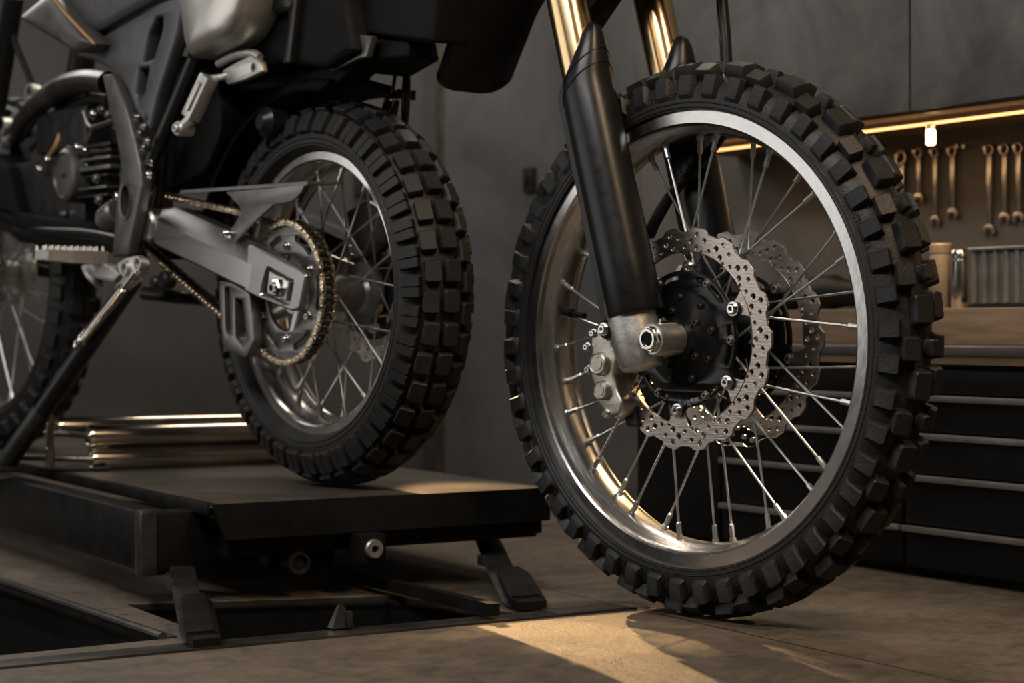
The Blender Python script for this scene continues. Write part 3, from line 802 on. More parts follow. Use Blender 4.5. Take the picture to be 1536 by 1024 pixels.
br.flat(round_poly(FA.poly([(138, 398), (150, 392), (178, 400), (190, 412), (180, 424), (158, 420), (142, 414)], -.185), .005), (), .026, .004, -.185)
br.build('peg_bracket', M['cast'], peg)
# side stand with its spring
bk = MB()
bk.flat(round_poly(FA.poly([(180, 396), (192, 388), (206, 384), (217, 386), (220, 398), (214, 414), (200, 428), (184, 440), (176, 444), (178, 430), (190, 416), (184, 408)], -.20), .006, 3),
        [ell(*FA.at(190, 402, -.2), .0085, 18), ell(*FA.at(210, 395, -.2), .008, 18)], .016, .003, -.20)
for px, py, r in ((190, 402, .0115), (210, 395, .0115)):
    x, z = FA.at(px, py, -.208); bk.revolve([(r*.75, -.006), (r*1.1, -.006), (r*1.15, .004), (r*.75, .004)], (x, -.208, z), seg=24)
ssb = bk.build('side_stand_bracket', M['cast'], rear)
x, z = FA.at(199, 416, -.21); b = MB(); b.bolt((x, -.208, z), (0, -1, 0), .006, .006); b.build('stand_bolt', M['chrome'], ssb)
footp = ground(6, 707, LZ)
ey = Vector((cos(FA.a), sin(FA.a), 0)); ex = Vector((sin(FA.a), -cos(FA.a), 0))
q = footp-FA.o; foot_l = Vector((q.dot(ex), q.dot(ey), .010))
topl = FA.p3(200, 420, -.185)
ss = MB(); d_ = foot_l-topl
ss.tube([topl, topl+d_*.30, topl+d_*.70], [.0165, .0175, .0165], 20)
std = ss.build('side_stand', M['black_paint'], rear)
MB().tube([topl+d_*.695, topl+d_*.71, topl+d_*.985, foot_l], [.0165, .0185, .0180, .0170], 20).build('stand_foot', M['dark_metal'], std)
MB().box((foot_l.x-.03, foot_l.y-.035, 0), (foot_l.x+.025, foot_l.y+.025, .010), None, .003).build('stand_pad', M['dark_metal'], std)
s0, s1 = FA.p3(204, 408, -.215), FA.p3(116, 521, -.235)
s_ = MB(); dv = s1-s0; K = 90
s_.tube([s0, s0+dv*.22], .0045, 10)
pth = [s0+dv*(.2+.68*i/K) for i in range(K+1)]
s_.tube(pth, [.0086+.0013*(1 if i % 2 else -1) for i in range(K+1)], 12)
s_.tube([s0+dv*.87, s0+dv*.88, s0+dv*.94, s0+dv*.95, s0+dv*.96, s0+dv*1.], [.008, .0105, .0105, .0085, .0105, .0095], 16)
s_.build('stand_spring', M['chrome'], std, ang=70)
b = MB()
for px, py, r in ((237, 424, .012), (250, 421, .0165)):
    c0 = FA.p3(px, py, -.11); b.revolve([(0, -.012), (r*.7, -.012), (r, -.008), (r, .006), (r*.8, .012), (0, .012)], c0, seg=24)
b.build('chain_roller', M['dark_metal'], rear)
# folded passenger peg and its hanger
pp = MB(); a, b_ = FA.p3(313, 118, -.15), FA.p3(285, 178, -.165)
dv = (b_-a); zz = dv.normalized(); yy = Vector((0, 1, 0)); xx = yy.cross(zz).normalized(); yy = zz.cross(xx)
mt = Matrix(((xx.x, yy.x, zz.x, a.x), (xx.y, yy.y, zz.y, a.y), (xx.z, yy.z, zz.z, a.z), (0, 0, 0, 1)))
pp.box((-.014, -.012, -.004), (.014, .012, dv.length), mt, .004)
pp.box((-.006, -.0165, .01), (.006, -.012, dv.length-.012), mt, .0015)
ppg = pp.build('passenger_peg', M['cast'], rear)
b = MB(); c0 = FA.p3(272, 193, -.17); b.cyl(c0+Vector((0, .02, 0)), c0+Vector((0, -.008, 0)), .0125, bev=.002); b.bolt(c0+Vector((0, -.008, 0)), (0, -1, 0), .008, .006)
b.tube([c0, b_+Vector((0, .004, 0))], [.009, .010], 10); b.build('peg_pivot', M['cast'], ppg)
hg = MB(); hg.flat(round_poly(FA.poly([(338, 106), (362, 92), (380, 84), (394, 92), (398, 108), (372, 120), (345, 128)], -.12), .005), [ell(*FA.at(384, 102, -.12), .006, 14)], .014, .003, -.12)
hg.tube(smooth_path([FA.p3(328, 96, -.12), FA.p3(352, 84, -.12), FA.p3(378, 80, -.12), FA.p3(390, 86, -.12)], 4), .007, 10)
hg.tube(smooth_path([FA.p3(312, 118, -.14), FA.p3(330, 116, -.13), FA.p3(346, 112, -.12)], 4), .006, 10)
hg.build('peg_hanger', M['cast'], rear)
# bodywork
sp_ = MB(); sp_.flat(round_poly(FA.poly([(124, 84), (142, 66), (224, 18), (232, 8), (280, -8), (281, 20), (274, 56), (244, 150), (234, 197), (212, 166), (200, 134), (178, 106), (152, 93)], -.14), .006, 3),
                     [round_poly(FA.poly([(243, 27), (254, 26), (253, 46), (240, 88), (224, 95), (232, 53)], -.14), .004), round_poly(FA.poly([(218, 104), (233, 102), (226, 140), (218, 156), (213, 143)], -.14), .004)], .026, .006, -.14, 2)
sp_.build('side_panel', M['panel_grey'], rear, ang=40)
def pillow(name, pts, y, th, m, bulge, n=10):
    """closed shell whose outer face swells towards -y"""
    P = [Vector(p) for p in round_poly(FA.poly(pts, y), .012, 4)]
    c = sum(P, Vector((0, 0)))/len(P); mb = MB()
    rings = []
    for i in range(n+1):
        t = i/n; s = 1-t*.999
        h = sqrt(max(0, 1-(s)**2.6)); rings.append([Vector((c.x+(p.x-c.x)*s, y-bulge*h, c.y+(p.y-c.y)*s)) for p in P])
    back = [[Vector((p.x, y+th, p.y)) for p in P]]
    mb.loft(back+rings); return mb.build(name, m, rear, ang=40)
pillow('tail_panel', [(279, -60), (400, -60), (374, 24), (360, 50), (348, 62), (291, 89), (284, 62), (279, 20)], -.15, .05, M['panel_silver'], .030)
pillow('radiator_shroud', [(30, 26), (78, -14), (142, 65), (118, 80)], -.19, .03, M['panel_dark'], .016)
MB().tube(smooth_path([FA.p3(66, -20, -.205), FA.p3(100, 22, -.205), FA.p3(142, 66, -.2)], 5), .0028, 8).build('shroud_edge', M['bronze_line'], rear)
pillow('fuel_tank', [(84, -20), (100, -60), (300, -60), (254, -14), (146, 47), (130, 47)], -.165, .3, M['panel_grey'], .012)
pillow('seat', [(228, -50), (300, -60), (262, -8), (150, 58), (140, 52)], -.15, .28, M['black_matte'], .004)
# engine bay darkness: airbox, mudguard and under-tail
ab = MB(); ab.flat(round_poly(FA.poly([(196, 130), (288, 84), (372, 118), (378, 200), (352, 262), (300, 286), (222, 290)], -.03), .02), (), .12, .01, -.03)
ab.build('airbox', M['black_dull'], rear)
lamp_c = FA.p3(404, 184, -.07)
b = MB(); b.revolve([(0, -.02), (.012, -.02), (.026, -.008), (.028, .02), (0, .02)], lamp_c, seg=28); b.build('reservoir_cap', M['black_gloss'], rear)
mg = MB()
ax0 = RA
rings = []
for i in range(19):
    a = R(78)+R(92)*i/18
    rr_ = .338
    rings.append([Vector((rr_*cos(a), y, ax0+rr_*sin(a)))+Vector((cos(a), 0, sin(a)))*o for y, o in ((-.078, -.012), (-.06, .004), (0, .012), (.06, .004), (.078, -.012), (.075, -.016), (0, .007), (-.075, -.016))])
mg.loft(rings)
mg.build('rear_mudguard', M['black_dull'], rear)
ut = MB()
ut.flat(round_poly(FA.poly([(376, -60), (526, -60), (530, 10), (543, 78), (500, 104), (440, 97), (428, 98), (396, 110), (350, 126), (352, 70), (372, 30)], -.08), .008), (), .17, .012, -.01, 2)
und = ut.build('under_tail', M['black_dull'], rear, ang=35)
MB().flat(round_poly(FA.poly([(440, -60), (458, -60), (448, 40), (441, 96), (430, 96), (438, 40)], -.1), .004), (), .02, .004, -.099).build('tail_rib', M['black_gloss'], und)
pillow('grab_rail', [(384, -60), (444, -60), (446, 16), (424, 21), (402, 20), (390, 4)], -.105, .05, M['black_gloss'], .012).parent = und
lb = MB(); lb.flat(round_poly(FA.poly([(535, 46), (540, 24), (560, -60), (660, -60), (654, 64), (610, 58), (545, 50)], -.06), .006), (), .07, .006, -.03, 2)
lb.build('tail_lamp_housing', M['black_dull'], rear, ang=35)
tr = MB(); tr.flat(round_poly(FA.poly([(500, 106), (541, 82), (552, 54), (640, 64), (640, 90), (586, 93), (556, 108), (532, 130), (470, 134), (380, 140), (330, 150), (350, 128), (430, 100)], -.02), .006), (), .05, .006, -.03, 2)
tr.build('tail_tray', M['black_dull'], rear, ang=35)
MB().flat(round_poly(FA.poly([(541, 52), (560, 54), (552, 86), (540, 88), (502, 106), (496, 104), (540, 80)], -.075), .002), (), .012, .002, -.072).build('tray_edge', M['panel_dark'], rear)
st = MB(); st.tube(smooth_path([FA.p3(594, 90, .05), FA.p3(592, 118, .05), FA.p3(588, 140, .05)], 3), .003, 8)
st.tube([FA.p3(610, 88, .07), FA.p3(610, 112, .07), FA.p3(609, 138, .07), FA.p3(607, 190, .07)], [.012, .006, .008, .006], 12)
st.box(FA.p3(600, 146, .06), FA.p3(618, 138, .09), None, .002)
st.tube([FA.p3(575, 176, .05), FA.p3(584, 148, .05)], [.007, .008], 12)
st.tube([FA.p3(590, 176, .04), FA.p3(594, 150, .04)], [.006, .0065], 12)
st.build('mudguard_stay', M['black_paint'], rear)
MB().tube([FA.p3(546, 138, .02), FA.p3(553, 118, .02)], [.003, .003], 8).build('tail_wire', M['black_matte'], rear)
# shock spring between airbox and wheel
sh = MB(); p0, p1 = FA.p3(300, 250, .0), FA.p3(350, 120, .0); dv = p1-p0; pth = []
zz = dv.normalized(); xx = zz.orthogonal().normalized(); yy = zz.cross(xx)
for i in range(140):
    t = i/139; a = t*TAU*8; pth.append(p0+dv*t+(xx*cos(a)+yy*sin(a))*.028)
sh.tube(pth, .005, 8); sh.tube([p0, p1], .014, 14)
sh.build('rear_shock', M['dark_metal'], rear)
# far front wheel of the same machine
LW = 1.25; RF = .375; cF = (-LW, 0, RF)
kn = []; NF = 44
for k in range(NF):
    t = TAU*k/NF; dt = TAU/NF
    kn += [(t, -R(60), dt*.3, R(14), .012, .9), (t+dt*.5, R(60), dt*.3, R(14), .012, .9), (t+dt*.5, -R(15), dt*.32, R(13), .012, .92), (t+dt*.5, R(15), dt*.32, R(13), .012, .92)]
tF = tyre('front_tyre', M['rubber_far'], rear, cF, .363, .315, .048, .306, .036, kn); fix_normals(tF)
prof = [(.308, -.038), (.290, -.039), (.286, -.03), (.278, -.012), (.276, 0), (.278, .012), (.286, .03), (.290, .039), (.308, .038), (.296, .02), (.296, -.02)]
rimF = MB().revolve(prof, cF, seg=96).build('front_rim', M['rim'], rear, ang=24)
spokes(rimF, M['dull_spoke'], cF, 28, .042, (-.03, .03), .279, .01, R(50), .002, .02)
hF = MB(); hF.revolve([(.01, -.07), (.03, -.065), (.046, -.045), (.05, -.03), (.028, -.02), (.028, .02), (.05, .03), (.05, .05), (.01, .07)], cF, seg=40)
hF.build('front_hub', M['cast'], rear)
d = MB(); wavy_disc(d, cF, -.05, .12, .09, 14, .005, [(.1, 14, .1, .004), (.108, 14, .6, .0035)], 6, .075); d.build('brake_disc', M['disc'], rear)
for y in (-.09, .09):
    MB().tube([Vector((-LW, y, RF)), Vector((-LW+.22, y, RF+.55))], [.03, .028], 24).build('fork_leg', M['black_gloss'], rear)
# steering-head end that carries the tank (out of frame)
MB().tube(smooth_path([FA.p3(292, 30, 0), FA.p3(200, 20, 0), (-.9, 0, .95), (-1.02, 0, .93)], 4), .03, 16).build('frame_spine', M['black_paint'], rear)

# =================================================================== LIFT
def lp(u, v, z):                                # lift coordinates: u across (to the right), v along (away)
    return E_CR*u+E_LEN*v+Vector((0, 0, z))
LO = ground(318, 757, LZ); LO.z = 0             # near left corner of the deck
lift = thing('motorcycle_lift', 'low black steel motorcycle lift with brown-stained deck and angled legs', 'lift', LO, AL)
# local axes: x = across, y = along
def lloc(px, py, z):
    g = ground(px, py, z)-LO; return Vector((g.dot(E_CR), g.dot(E_LEN), z))
DW = .575                                       # deck width
dk = MB()
ringf = [(-.0, .0, LZ), (DW, 0, LZ), (DW, 1.75, LZ), (0, 1.75, LZ)]
dk.box((0, 0, LZ-.006), (DW, 1.75, LZ), None, .0015)
deck = dk.build('deck_plate', M['deck'], lift)
fa = MB(); fa.loft([[Vector((-.001, -.004, LZ+.0005)), Vector((-.001, .004, LZ+.0005)), Vector((.020, .004, LZ-.052)), Vector((.020, -.004, LZ-.052))],
                    [Vector((DW, -.004, LZ+.0005)), Vector((DW, .004, LZ+.0005)), Vector((DW, .004, LZ-.052)), Vector((DW, -.004, LZ-.052))]])
fa.build('front_fascia', M['lift_black'], lift)
MB().box((.03, .02, LZ-.080), (DW-.01, .07, LZ-.050), None, .003).build('front_beam', M['lift_black'], lift)
MB().box((DW-.03, .02, LZ-.075), (DW, 1.74, LZ-.008), None, .003).build('side_beam', M['lift_black'], lift)
MB().box((-.004, .01, LZ-.016), (.01, 1.75, LZ+.001), None, .001).build('deck_edge', M['lift_black'], lift)
# heavy near-left beam, a rolled end and front cross piece
ZT = LZ-.012
b0 = lloc(214, 768, ZT); b1 = lloc(-60, 704, ZT)
BW = .022
bmx = MB(); bmx.box((b0.x-.0, b0.y+.004, ZT-.088), (b0.x+.045, b0.y+1.7, ZT), None, .006)
bmx.build('side_beam', M['lift_black'], lift)
bmx = MB(); bmx.box((b0.x-.004, b0.y-.004, ZT-.094), (b0.x+.022, b0.y+.028, ZT+.002), None, .006); bmx.build('beam_cap', M['lift_worn'], lift)
bmx = MB(); bmx.box((b0.x+.018, b0.y+.002, ZT-.090), (.024, b0.y+.05, ZT-.002), None, .004); bmx.build('cross_piece', M['lift_black'], lift)
# legs: an upper channel and a worn lower block resting on the floor strip
def leg(top, low, w0, w1, nm='leg'):
    top, low = Vector(top), Vector(low); d = low-top
    side = Vector((1, 0, 0))
    def sect(c, w, dp): return [c+Vector((-w, -dp, 0)), c+Vector((w, -dp, 0)), c+Vector((w, dp, dp*.5)), c+Vector((-w, dp, dp*.5))]
    mb = MB(); mb.loft([sect(top, w0, .012), sect(top+d*.55, w0*1.05, .012), sect(top+d*.96, w0*.9, .010)])
    mb.box((-w0*1.3, -.002, -.004), (-w0*.75, .02, .012), Matrix.Translation(top+d*.4), .002)
    o = mb.build(nm, M['lift_worn'], lift, ang=20)
    m2 = MB(); m2.loft([sect(top+d*.56+Vector((w1*.55, -.006, .006)), w1*.8, .008), sect(top+d*.60+Vector((w1*.55, -.010, .004)), w1, .012), sect(low+Vector((w1*.45, -.012, .012)), w1*1.05, .012), sect(low+Vector((w1*.45, -.012, 0)), w1*1.05, .012)])
    m2.build('leg_block', M['lift_black'], o, ang=20)
lt = lloc(270, 832, .062); ll = lloc(291, 968, .0026)
leg(lt, ll, .015, .018)
rt = lloc(728, 804, .060); rl = lloc(776, 912, .0026)
leg(rt, rl, .019, .023)
# hinge lug with bolt, gusset
lg = MB(); q = lloc(294, 846, .05); lg.cyl(q+Vector((0, .0, 0)), q+Vector((0, .03, 0)), .012, seg=24, bev=.002); lg.bolt(q, (0, -1, 0), .007, .006, .7)
lg.build('hinge_bolt', M['dark_metal'], lift)
lg = MB(); q = lloc(222, 852, .04); lg.box(q+Vector((-.006, 0, -.012)), q+Vector((.03, .03, .02)), None, .004); lg.build('beam_stop', M['lift_black'], lift)
# hydraulics under the deck
hy = MB()
hy.box(lloc(300, 830, .06)+Vector((.06, .12, -.035)), lloc(300, 830, .06)+Vector((.15, .3, .02)), None, .003)
hyd = hy.build('pump_box', M['lift_worn'], lift)
q = lloc(520, 838, .06)
c = MB(); c.cyl(q+Vector((-.09, .10, 0)), q+Vector((.02, .10, 0)), .020, seg=28, bev=.003); c.cyl(q+Vector((.0, .10, 0)), q+Vector((.012, .10, 0)), .024, seg=28, bev=.002); c.build('lift_cylinder', M['lift_black'], lift)
q = lloc(583, 828, .075)
c = MB(); c.box(q+Vector((-.022, .05, -.022)), q+Vector((.022, .09, .022)), None, .003); o = c.build('valve_block', M['lift_black'], lift)
c = MB(); c.revolve([(.006, -.006), (.013, -.006), (.015, -.003), (.015, .004), (.006, .004), (.005, .0)], q+Vector((0, .049, 0)), seg=32); c.build('valve_ring', M['cast'], o)
q = lloc(462, 848, .055)
c = MB(); c.revolve([(.0, -.004), (.012, -.004), (.013, -.012), (.017, -.012), (.0175, .02), (.0, .02)], q+Vector((0, .04, 0)), seg=32); c.box(q+Vector((-.008, .045, .014)), q+Vector((.010, .06, .03)), None, .002)
c.build('pressure_cap', M['dark_metal'], lift)
MB().box((.10, .10, LZ-.07), (DW-.06, .17, LZ-.03), None, .004).build('cross_beam', M['lift_black'], lift)
# diagonal base rail of the scissor frame
a, b = lloc(500, 856, .016), lloc(742, 914, .016)
MB().tube([a, b], .012, 4).build('base_rail', M['lift_black'], lift, smooth=False)

# roller rack standing on the deck
RZ = LZ
ra, rb = ground(140, 706, LZ), ground(470, 694, LZ)
dr_ = (rb-ra); dr_.z = 0; ln = dr_.length; dr_.normalize()
ang = atan2(dr_.y, dr_.x)
rack = thing('roller_rack', 'rack of three polished steel rollers lying on the lift deck', 'rollers', (ra.x, ra.y, LZ+.0015), ang)
def roller(x0, y, z, r, L):
    o = MB(); o.cyl((x0, y, z), (x0+L, y, z), r, seg=40, bev=.002)
    o = o.build('roller', M['roller'], rack)
    e = MB(); e.revolve([(0, 0), (r*.35, 0), (r*.4, .003), (r*.8, .003), (r*.85, -.001), (r*1.04, -.001), (r*1.06, .003), (r*1.06, .008), (0, .008)], (0, 0, 0), seg=32)
    for v in e.bm.verts: v.co = Vector((x0-.004+v.co.y, y+v.co.x, z+v.co.z))
    e.build('roller_cap', M['chrome'], o)
r_ = .0195
roller(0, 0, r_, r_, ln)
roller(-.004, .004, r_*3.12, r_, ln)
roller(-.03, .12, r_*3.75, r_*.9, ln)
MB().tube([(0, 0, r_), (-.13, .085, r_+.003)], .0055, 12).build('axle_rod', M['rod'], rack)
MB().tube([(-.004, .004, r_*3.12), (-.07, .06, r_*3.4), (-.03, .12, r_*3.75)], .0055, 12).build('axle_rod', M['rod'], rack)
MB().tube([(-.07, .03, 0), (-.07, .03, .040), (-.07, .03, .041), (-.07, .03, .10)], [.0085, .0085, .007, .007], 12).build('rack_post', M['rod'], rack)
MB().tube([(-.09, .03, .004), (-.05, -.01, .004), (.02, -.03, .004)], .004, 8).build('rack_rail', M['lift_black'], rack)
MB().box((.03, -.004, r_*2-.003), (ln-.01, .012, r_*2.15), None).build('rack_spacer', M['black_matte'], rack)

# =================================================================== FLOOR
def fuv(px, py):
    g = ground(px, py); return (g.dot(E_CR), g.dot(E_LEN))
s1 = fuv(915, 905)[0]; s2 = fuv(1280, 985)[0]; su = (s1+s2)/2
vs = fuv(0, 1013)[1]; vs2 = fuv(915, 906)[1]; VS = (vs+vs2)/2
jl = fuv(850, 858)[1]
M['floor'] = floor_mat([su, su+1.3, su-1.45], [jl, VS+1.9, VS-1.2])
UR = fuv(792, 915)[0]; UL = fuv(285, 965)[0]
# world-xy outline with two real pits (left of the left leg, and between the legs)
hole = lambda pts: [tuple((E_CR*u+E_LEN*v).xy) for u, v in pts]
pitL = hole([(UL-1.6, VS+.035), (UL-.012, VS+.035), (UL-.012, VS+.60), (UL-1.6, VS+.60)])
g0, g1 = ground(0, 874), ground(244, 958)
pitL = [tuple(g1.xy), tuple((g1+(g0-g1)*2.2).xy), tuple((g1+(g0-g1)*2.2+E_CR*-.6-E_LEN*.9).xy), tuple((E_CR*(UL-1.1)+E_LEN*(VS+.035)).xy)]
pitR = hole([(UL+.045, VS+.035), (UR-.02, VS+.035), (UR-.10, VS+.30), (UL+.045, VS+.42)])
fl = MB(); fl.flat([(-3.2, -1.6), (3.2, -1.6), (3.2, 6.6), (-3.2, 6.6)], [pitL, pitR], .02, 0, 0)
for v in fl.bm.verts: v.co = Vector((v.co.x, v.co.z, -.01-v.co.y))
floor = struct('floor', fl, M['floor'], smooth=False)
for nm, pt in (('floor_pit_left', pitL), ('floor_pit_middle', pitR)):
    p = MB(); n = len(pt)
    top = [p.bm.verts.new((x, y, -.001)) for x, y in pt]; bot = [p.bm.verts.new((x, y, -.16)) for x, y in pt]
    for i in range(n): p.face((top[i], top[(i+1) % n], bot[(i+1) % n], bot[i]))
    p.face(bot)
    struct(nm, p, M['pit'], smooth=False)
def strip(name, u0, u1, v0, v1, z0, z1, m, bev=.001):
    mb = MB(); mb.box((u0, v0, z0), (u1, v1, z1), Matrix(((E_CR.x, E_LEN.x, 0, 0), (E_CR.y, E_LEN.y, 0, 0), (0, 0, 1, 0), (0, 0, 0, 1))), bev)
    return struct(name, mb, m)
strip('trim_1', UL-1.4, UR+.012, VS-.004, VS+.042, -.02, .002, M['trim'])
strip('trim_2', UL-1.4, su-.002, VS-.012, VS-.004, -.02, .0035, M['trim'])
strip('trim_3', UR+.014, su-.002, VS-.004, VS+.05, -.02, .0025, M['deck'])
q = MB(); q.tube([g1+Vector((0, 0, .003)), g1+(g0-g1)*2.2+Vector((0, 0, .003))], .006, 10)
d2 = (g0-g1).normalized(); n2 = Vector((-d2.y, d2.x, 0)); n2 = n2 if n2.x > 0 else -n2
A_, B_ = g1, g1+(g0-g1)*2.2
q.loft([[A_+Vector((0, 0, .002)), A_+n2*.02+Vector((0, 0, .002)), A_+n2*.02+Vector((0, 0, -.018)), A_+Vector((0, 0, -.05))], [B_+Vector((0, 0, .002)), B_+n2*.02+Vector((0, 0, .002)), B_+n2*.02+Vector((0, 0, -.018)), B_+Vector((0, 0, -.05))]])
struct('trim_4', q, M['trim'])
# small pointed steel stop on the strip
tp = ground(513, 946)
q = MB(); u_, v_ = E_CR, E_LEN; H_ = .030
c = tp
q.loft([[c-u_*.016-v_*.004, c+u_*.016-v_*.004, c+u_*.016+v_*.012, c-u_*.016+v_*.012], [c-u_*.003+v_*.002+Vector((0, 0, H_)), c+u_*.003+v_*.002+Vector((0, 0, H_)), c+u_*.003+v_*.008+Vector((0, 0, H_)), c-u_*.003+v_*.008+Vector((0, 0, H_))]])
q.box((-.004, -.008, 0), (.004, .0, .022), Matrix.Translation(c+u_*.008)@Matrix.Rotation(AL, 4, 'Z'), .001)
for v in q.bm.verts: v.co.z += .0045
tag(q.build('wheel_stop', M['lift_worn']), 'small pointed black steel stop on the floor strip between the lift legs', 'stop')

# =================================================================== BENCH WALL
AB = R(33.)
P1 = Vector((.7825, 2.853, 0))
BX = Vector((sin(AB), -cos(AB), 0))             # along the bench, to the right / towards the camera
BY = Vector((cos(AB), sin(AB), 0))              # into the wall
BM = Matrix(((BX.x, BY.x, 0, P1.x), (BX.y, BY.y, 0, P1.y), (0, 0, 1, 0), (0, 0, 0, 1)))
def bp(px, py, off):
    """pixel -> (along, z) on the bench plane set back by off"""
    rx, rz = (px-768)/FPX, (HY-py)/FPX
    t = (off+P1.dot(BY))/(rx*BY.x+BY.y)
    P = Vector((rx*t, t, 0)); return ((P-P1).dot(BX), ZC+rz*t)
def bthing(name, label, cat, s, off, z, group=None):
    o = thing(name, label, cat, BM@Vector((s, off, z)), AB-pi/2, group); return o
sA, sB, sC = bp(955, 700, 0)[0], bp(1082, 700, 0)[0], bp(1357, 700, 0)[0]
sD = .75
ZW = bp(1536, 528, 0)[1]                        # underside of worktop edge trim
ztop = bp(1536, 520, 0)[1]
zr = [bp(1536, y, 0)[1] for y in (556, 597, 658, 725, 807, 876)]
def cab(name, label, x0, x1, drawers):
    o = bthing(name, label, 'cabinet', x0, 0, 0, 'cabinets under the worktop')
    w = x1-x0-.003
    b = MB(); b.box((0, .016, .012), (w, .36, zr[0]+.006)); b.box((.01, .03, 0), (w-.01, .34, .012)); b.build('cabinet_body', M['cab_black'], o)
    if drawers:
        for i in range(5):
            z1, z0 = zr[i]-.002, zr[i+1]+.002
            d = MB(); d.box((.002, 0, z0), (w-.002, .018, z1), None, .0015); d = d.build('drawer', M['cab_black'], o)
            if i > 0:
                h = MB(); h.box((.002, -.010, z1-.009), (w-.002, .001, z1+.001), None, .002); h.build('drawer_pull', M['handle'], d)
    else:
        d = MB(); d.box((.002, 0, .014), (w-.002, .018, zr[0]-.002), None, .0015); d = d.build('cabinet_door', M['cab_black'], o)
    return o
cab('base_cabinet', 'plain black base cabinet at the far end of the workbench', sA, sB, False)
cab('drawer_cabinet', 'black drawer cabinet with light pulls seen through the front wheel spokes', sB, sC, True)
cab('drawer_cabinet', 'black drawer cabinet with light pulls right of the front tyre', sC, sD, True)
# worktop and wooden riser
wt = bthing('worktop', 'long steel-edged wooden worktop on the black cabinets', 'worktop', sA, 0, 0)
Lw = sD-sA
b = MB(); b.box((0, -.006, zr[0]+.007), (Lw, .365, ztop-.014), None, .002); b.build('worktop_board', M['wood'], wt)
b = MB(); b.box((0, -.010, ztop-.016), (Lw, .365, ztop), None, .003); b.build('worktop_edge', M['worktop'], wt)
zri = bp(1480, 462, .16)[1]
rs = bthing('bench_riser', 'brown wooden riser shelf along the back of the worktop', 'shelf', sA+.02, .16, ztop+.0006)
b = MB(); b.box((0, 0, 0), (Lw-.03, .20, zri-ztop), None, .003); b.build('riser_board', M['wood'], rs)
# walls
WALLD = .38
HC = 2.3
def wbox(name, s0, s1, o0, o1, z0, z1, m): 
    mb = MB(); mb.box((s0, o0, z0), (s1, o1, z1), BM); return struct(name, mb, m, smooth=False)
sK = bp(962, 300, WALLD)[0]
wbox('wall_right', sK, 4.6, WALLD, WALLD+.1, 0, HC, M['backsplash'])
sE = bp(664, 500, WALLD)[0]
wbox('wall_right_concrete', sE, sK-.002, WALLD, WALLD+.1, 0, HC, M['wall'])
q = MB(); q.box((sE-.012, WALLD-.012, 0), (sE+.006, WALLD+.03, HC), BM, .002); struct('trim_5', q, M['rod'])
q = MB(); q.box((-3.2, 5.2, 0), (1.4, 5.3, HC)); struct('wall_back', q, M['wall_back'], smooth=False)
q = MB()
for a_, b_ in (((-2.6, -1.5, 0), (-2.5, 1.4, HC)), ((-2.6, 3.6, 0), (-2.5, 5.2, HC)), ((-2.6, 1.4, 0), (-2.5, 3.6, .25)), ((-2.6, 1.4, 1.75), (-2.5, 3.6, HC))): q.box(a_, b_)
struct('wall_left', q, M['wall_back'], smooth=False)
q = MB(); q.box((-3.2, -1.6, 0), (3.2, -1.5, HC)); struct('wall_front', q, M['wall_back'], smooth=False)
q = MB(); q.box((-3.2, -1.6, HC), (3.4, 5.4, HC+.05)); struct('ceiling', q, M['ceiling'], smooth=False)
q = MB()
for y_ in (1.4, 2.11, 2.84, 3.56): q.box((-2.57, y_, .25), (-2.53, y_+.04, 1.75))
for z_ in (.25, 1.71): q.box((-2.57, 1.4, z_), (-2.53, 3.6, z_+.04))
struct('added_window_1', q, M['black_matte'], smooth=False)  # unseen window, added so side light reaches the rim and near faces
# wall panels' joints and wall boxes
def wall_box(px, py, w, h, label):
    s, z = bp(px, py, WALLD); o = bthing('switch_box', label, 'switch box', s, WALLD, z-h/2)
    b = MB(); b.box((-w/2, -.012, 0), (w/2, -.0005, h), None, .003); b.build('box_body', M['black_matte'], o)
    b = MB(); b.box((-w/4, -.016, h*.3), (w/4, -.011, h*.7), None, .002); b.build('switch_rocker', M['black_gloss'], o)
wall_box(797, 270, .045, .062, 'small black switch box on the concrete wall left of the fork')
o = thing('wall_socket', 'dark wall box seen through the rear wheel spokes', 'socket', ((556-768)/FPX*5.2, 5.2, ZC+(HY-274)/FPX*5.2-.04))
b = MB(); b.box((-.045, -.02, 0), (.03, -.0005, .085), None, .003); b.build('box_body', M['black_matte'], o)
b = MB(); b.box((-.025, -.026, .02), (.012, -.019, .065), None, .002); b.build('socket_face', M['black_gloss'], o)

o = thing('added_beam_fixture', 'unseen black lamp housing added on the back wall for the floor beam', 'lamp', (-.75, 5.2, 1.2))  # unseen fixture, added to house the spot that makes the floor beam
b = MB(); b.box((-.04, -.03, -.03), (.04, -.0005, .06), None, .004); b.cyl((0, -.03, .0), (.01, -.09, -.03), .035, .042, seg=24); b.build('added_lamp_housing', M['black_matte'], o)
# wall cabinets
zc_ = bp(1536, 143, .10)[1]
sS = bp(1366, 60, .10)[0]; s0 = bp(948, 100, .10)[0]; sm = (s0+sS)/2
HB = .62
for i, (x0, x1, lab) in enumerate(((s0, sS, 'wide grey wall cabinet above the front tyre'), (sS, sD, 'grey wall cabinet at the right above the hanging wrenches'))):
    o = bthing('overhead_cabinet', lab, 'cabinet', x0, .10, zc_, 'wall cabinets above the tool wall')
    w = x1-x0-.006
    b = MB(); b.box((0, .018, .002), (w, WALLD-.1-.001, HB)); b.build('cabinet_body', M['cab_black'], o)
    b = MB(); b.box((0, .0, 0), (w, .017, HB), None, .0015); b.build('cabinet_door', M['cab_grey'], o)
    b = MB(); b.box((0, .017, -.004), (w, WALLD-.102, .002)); b.build('cabinet_floor', M['wood'], o)
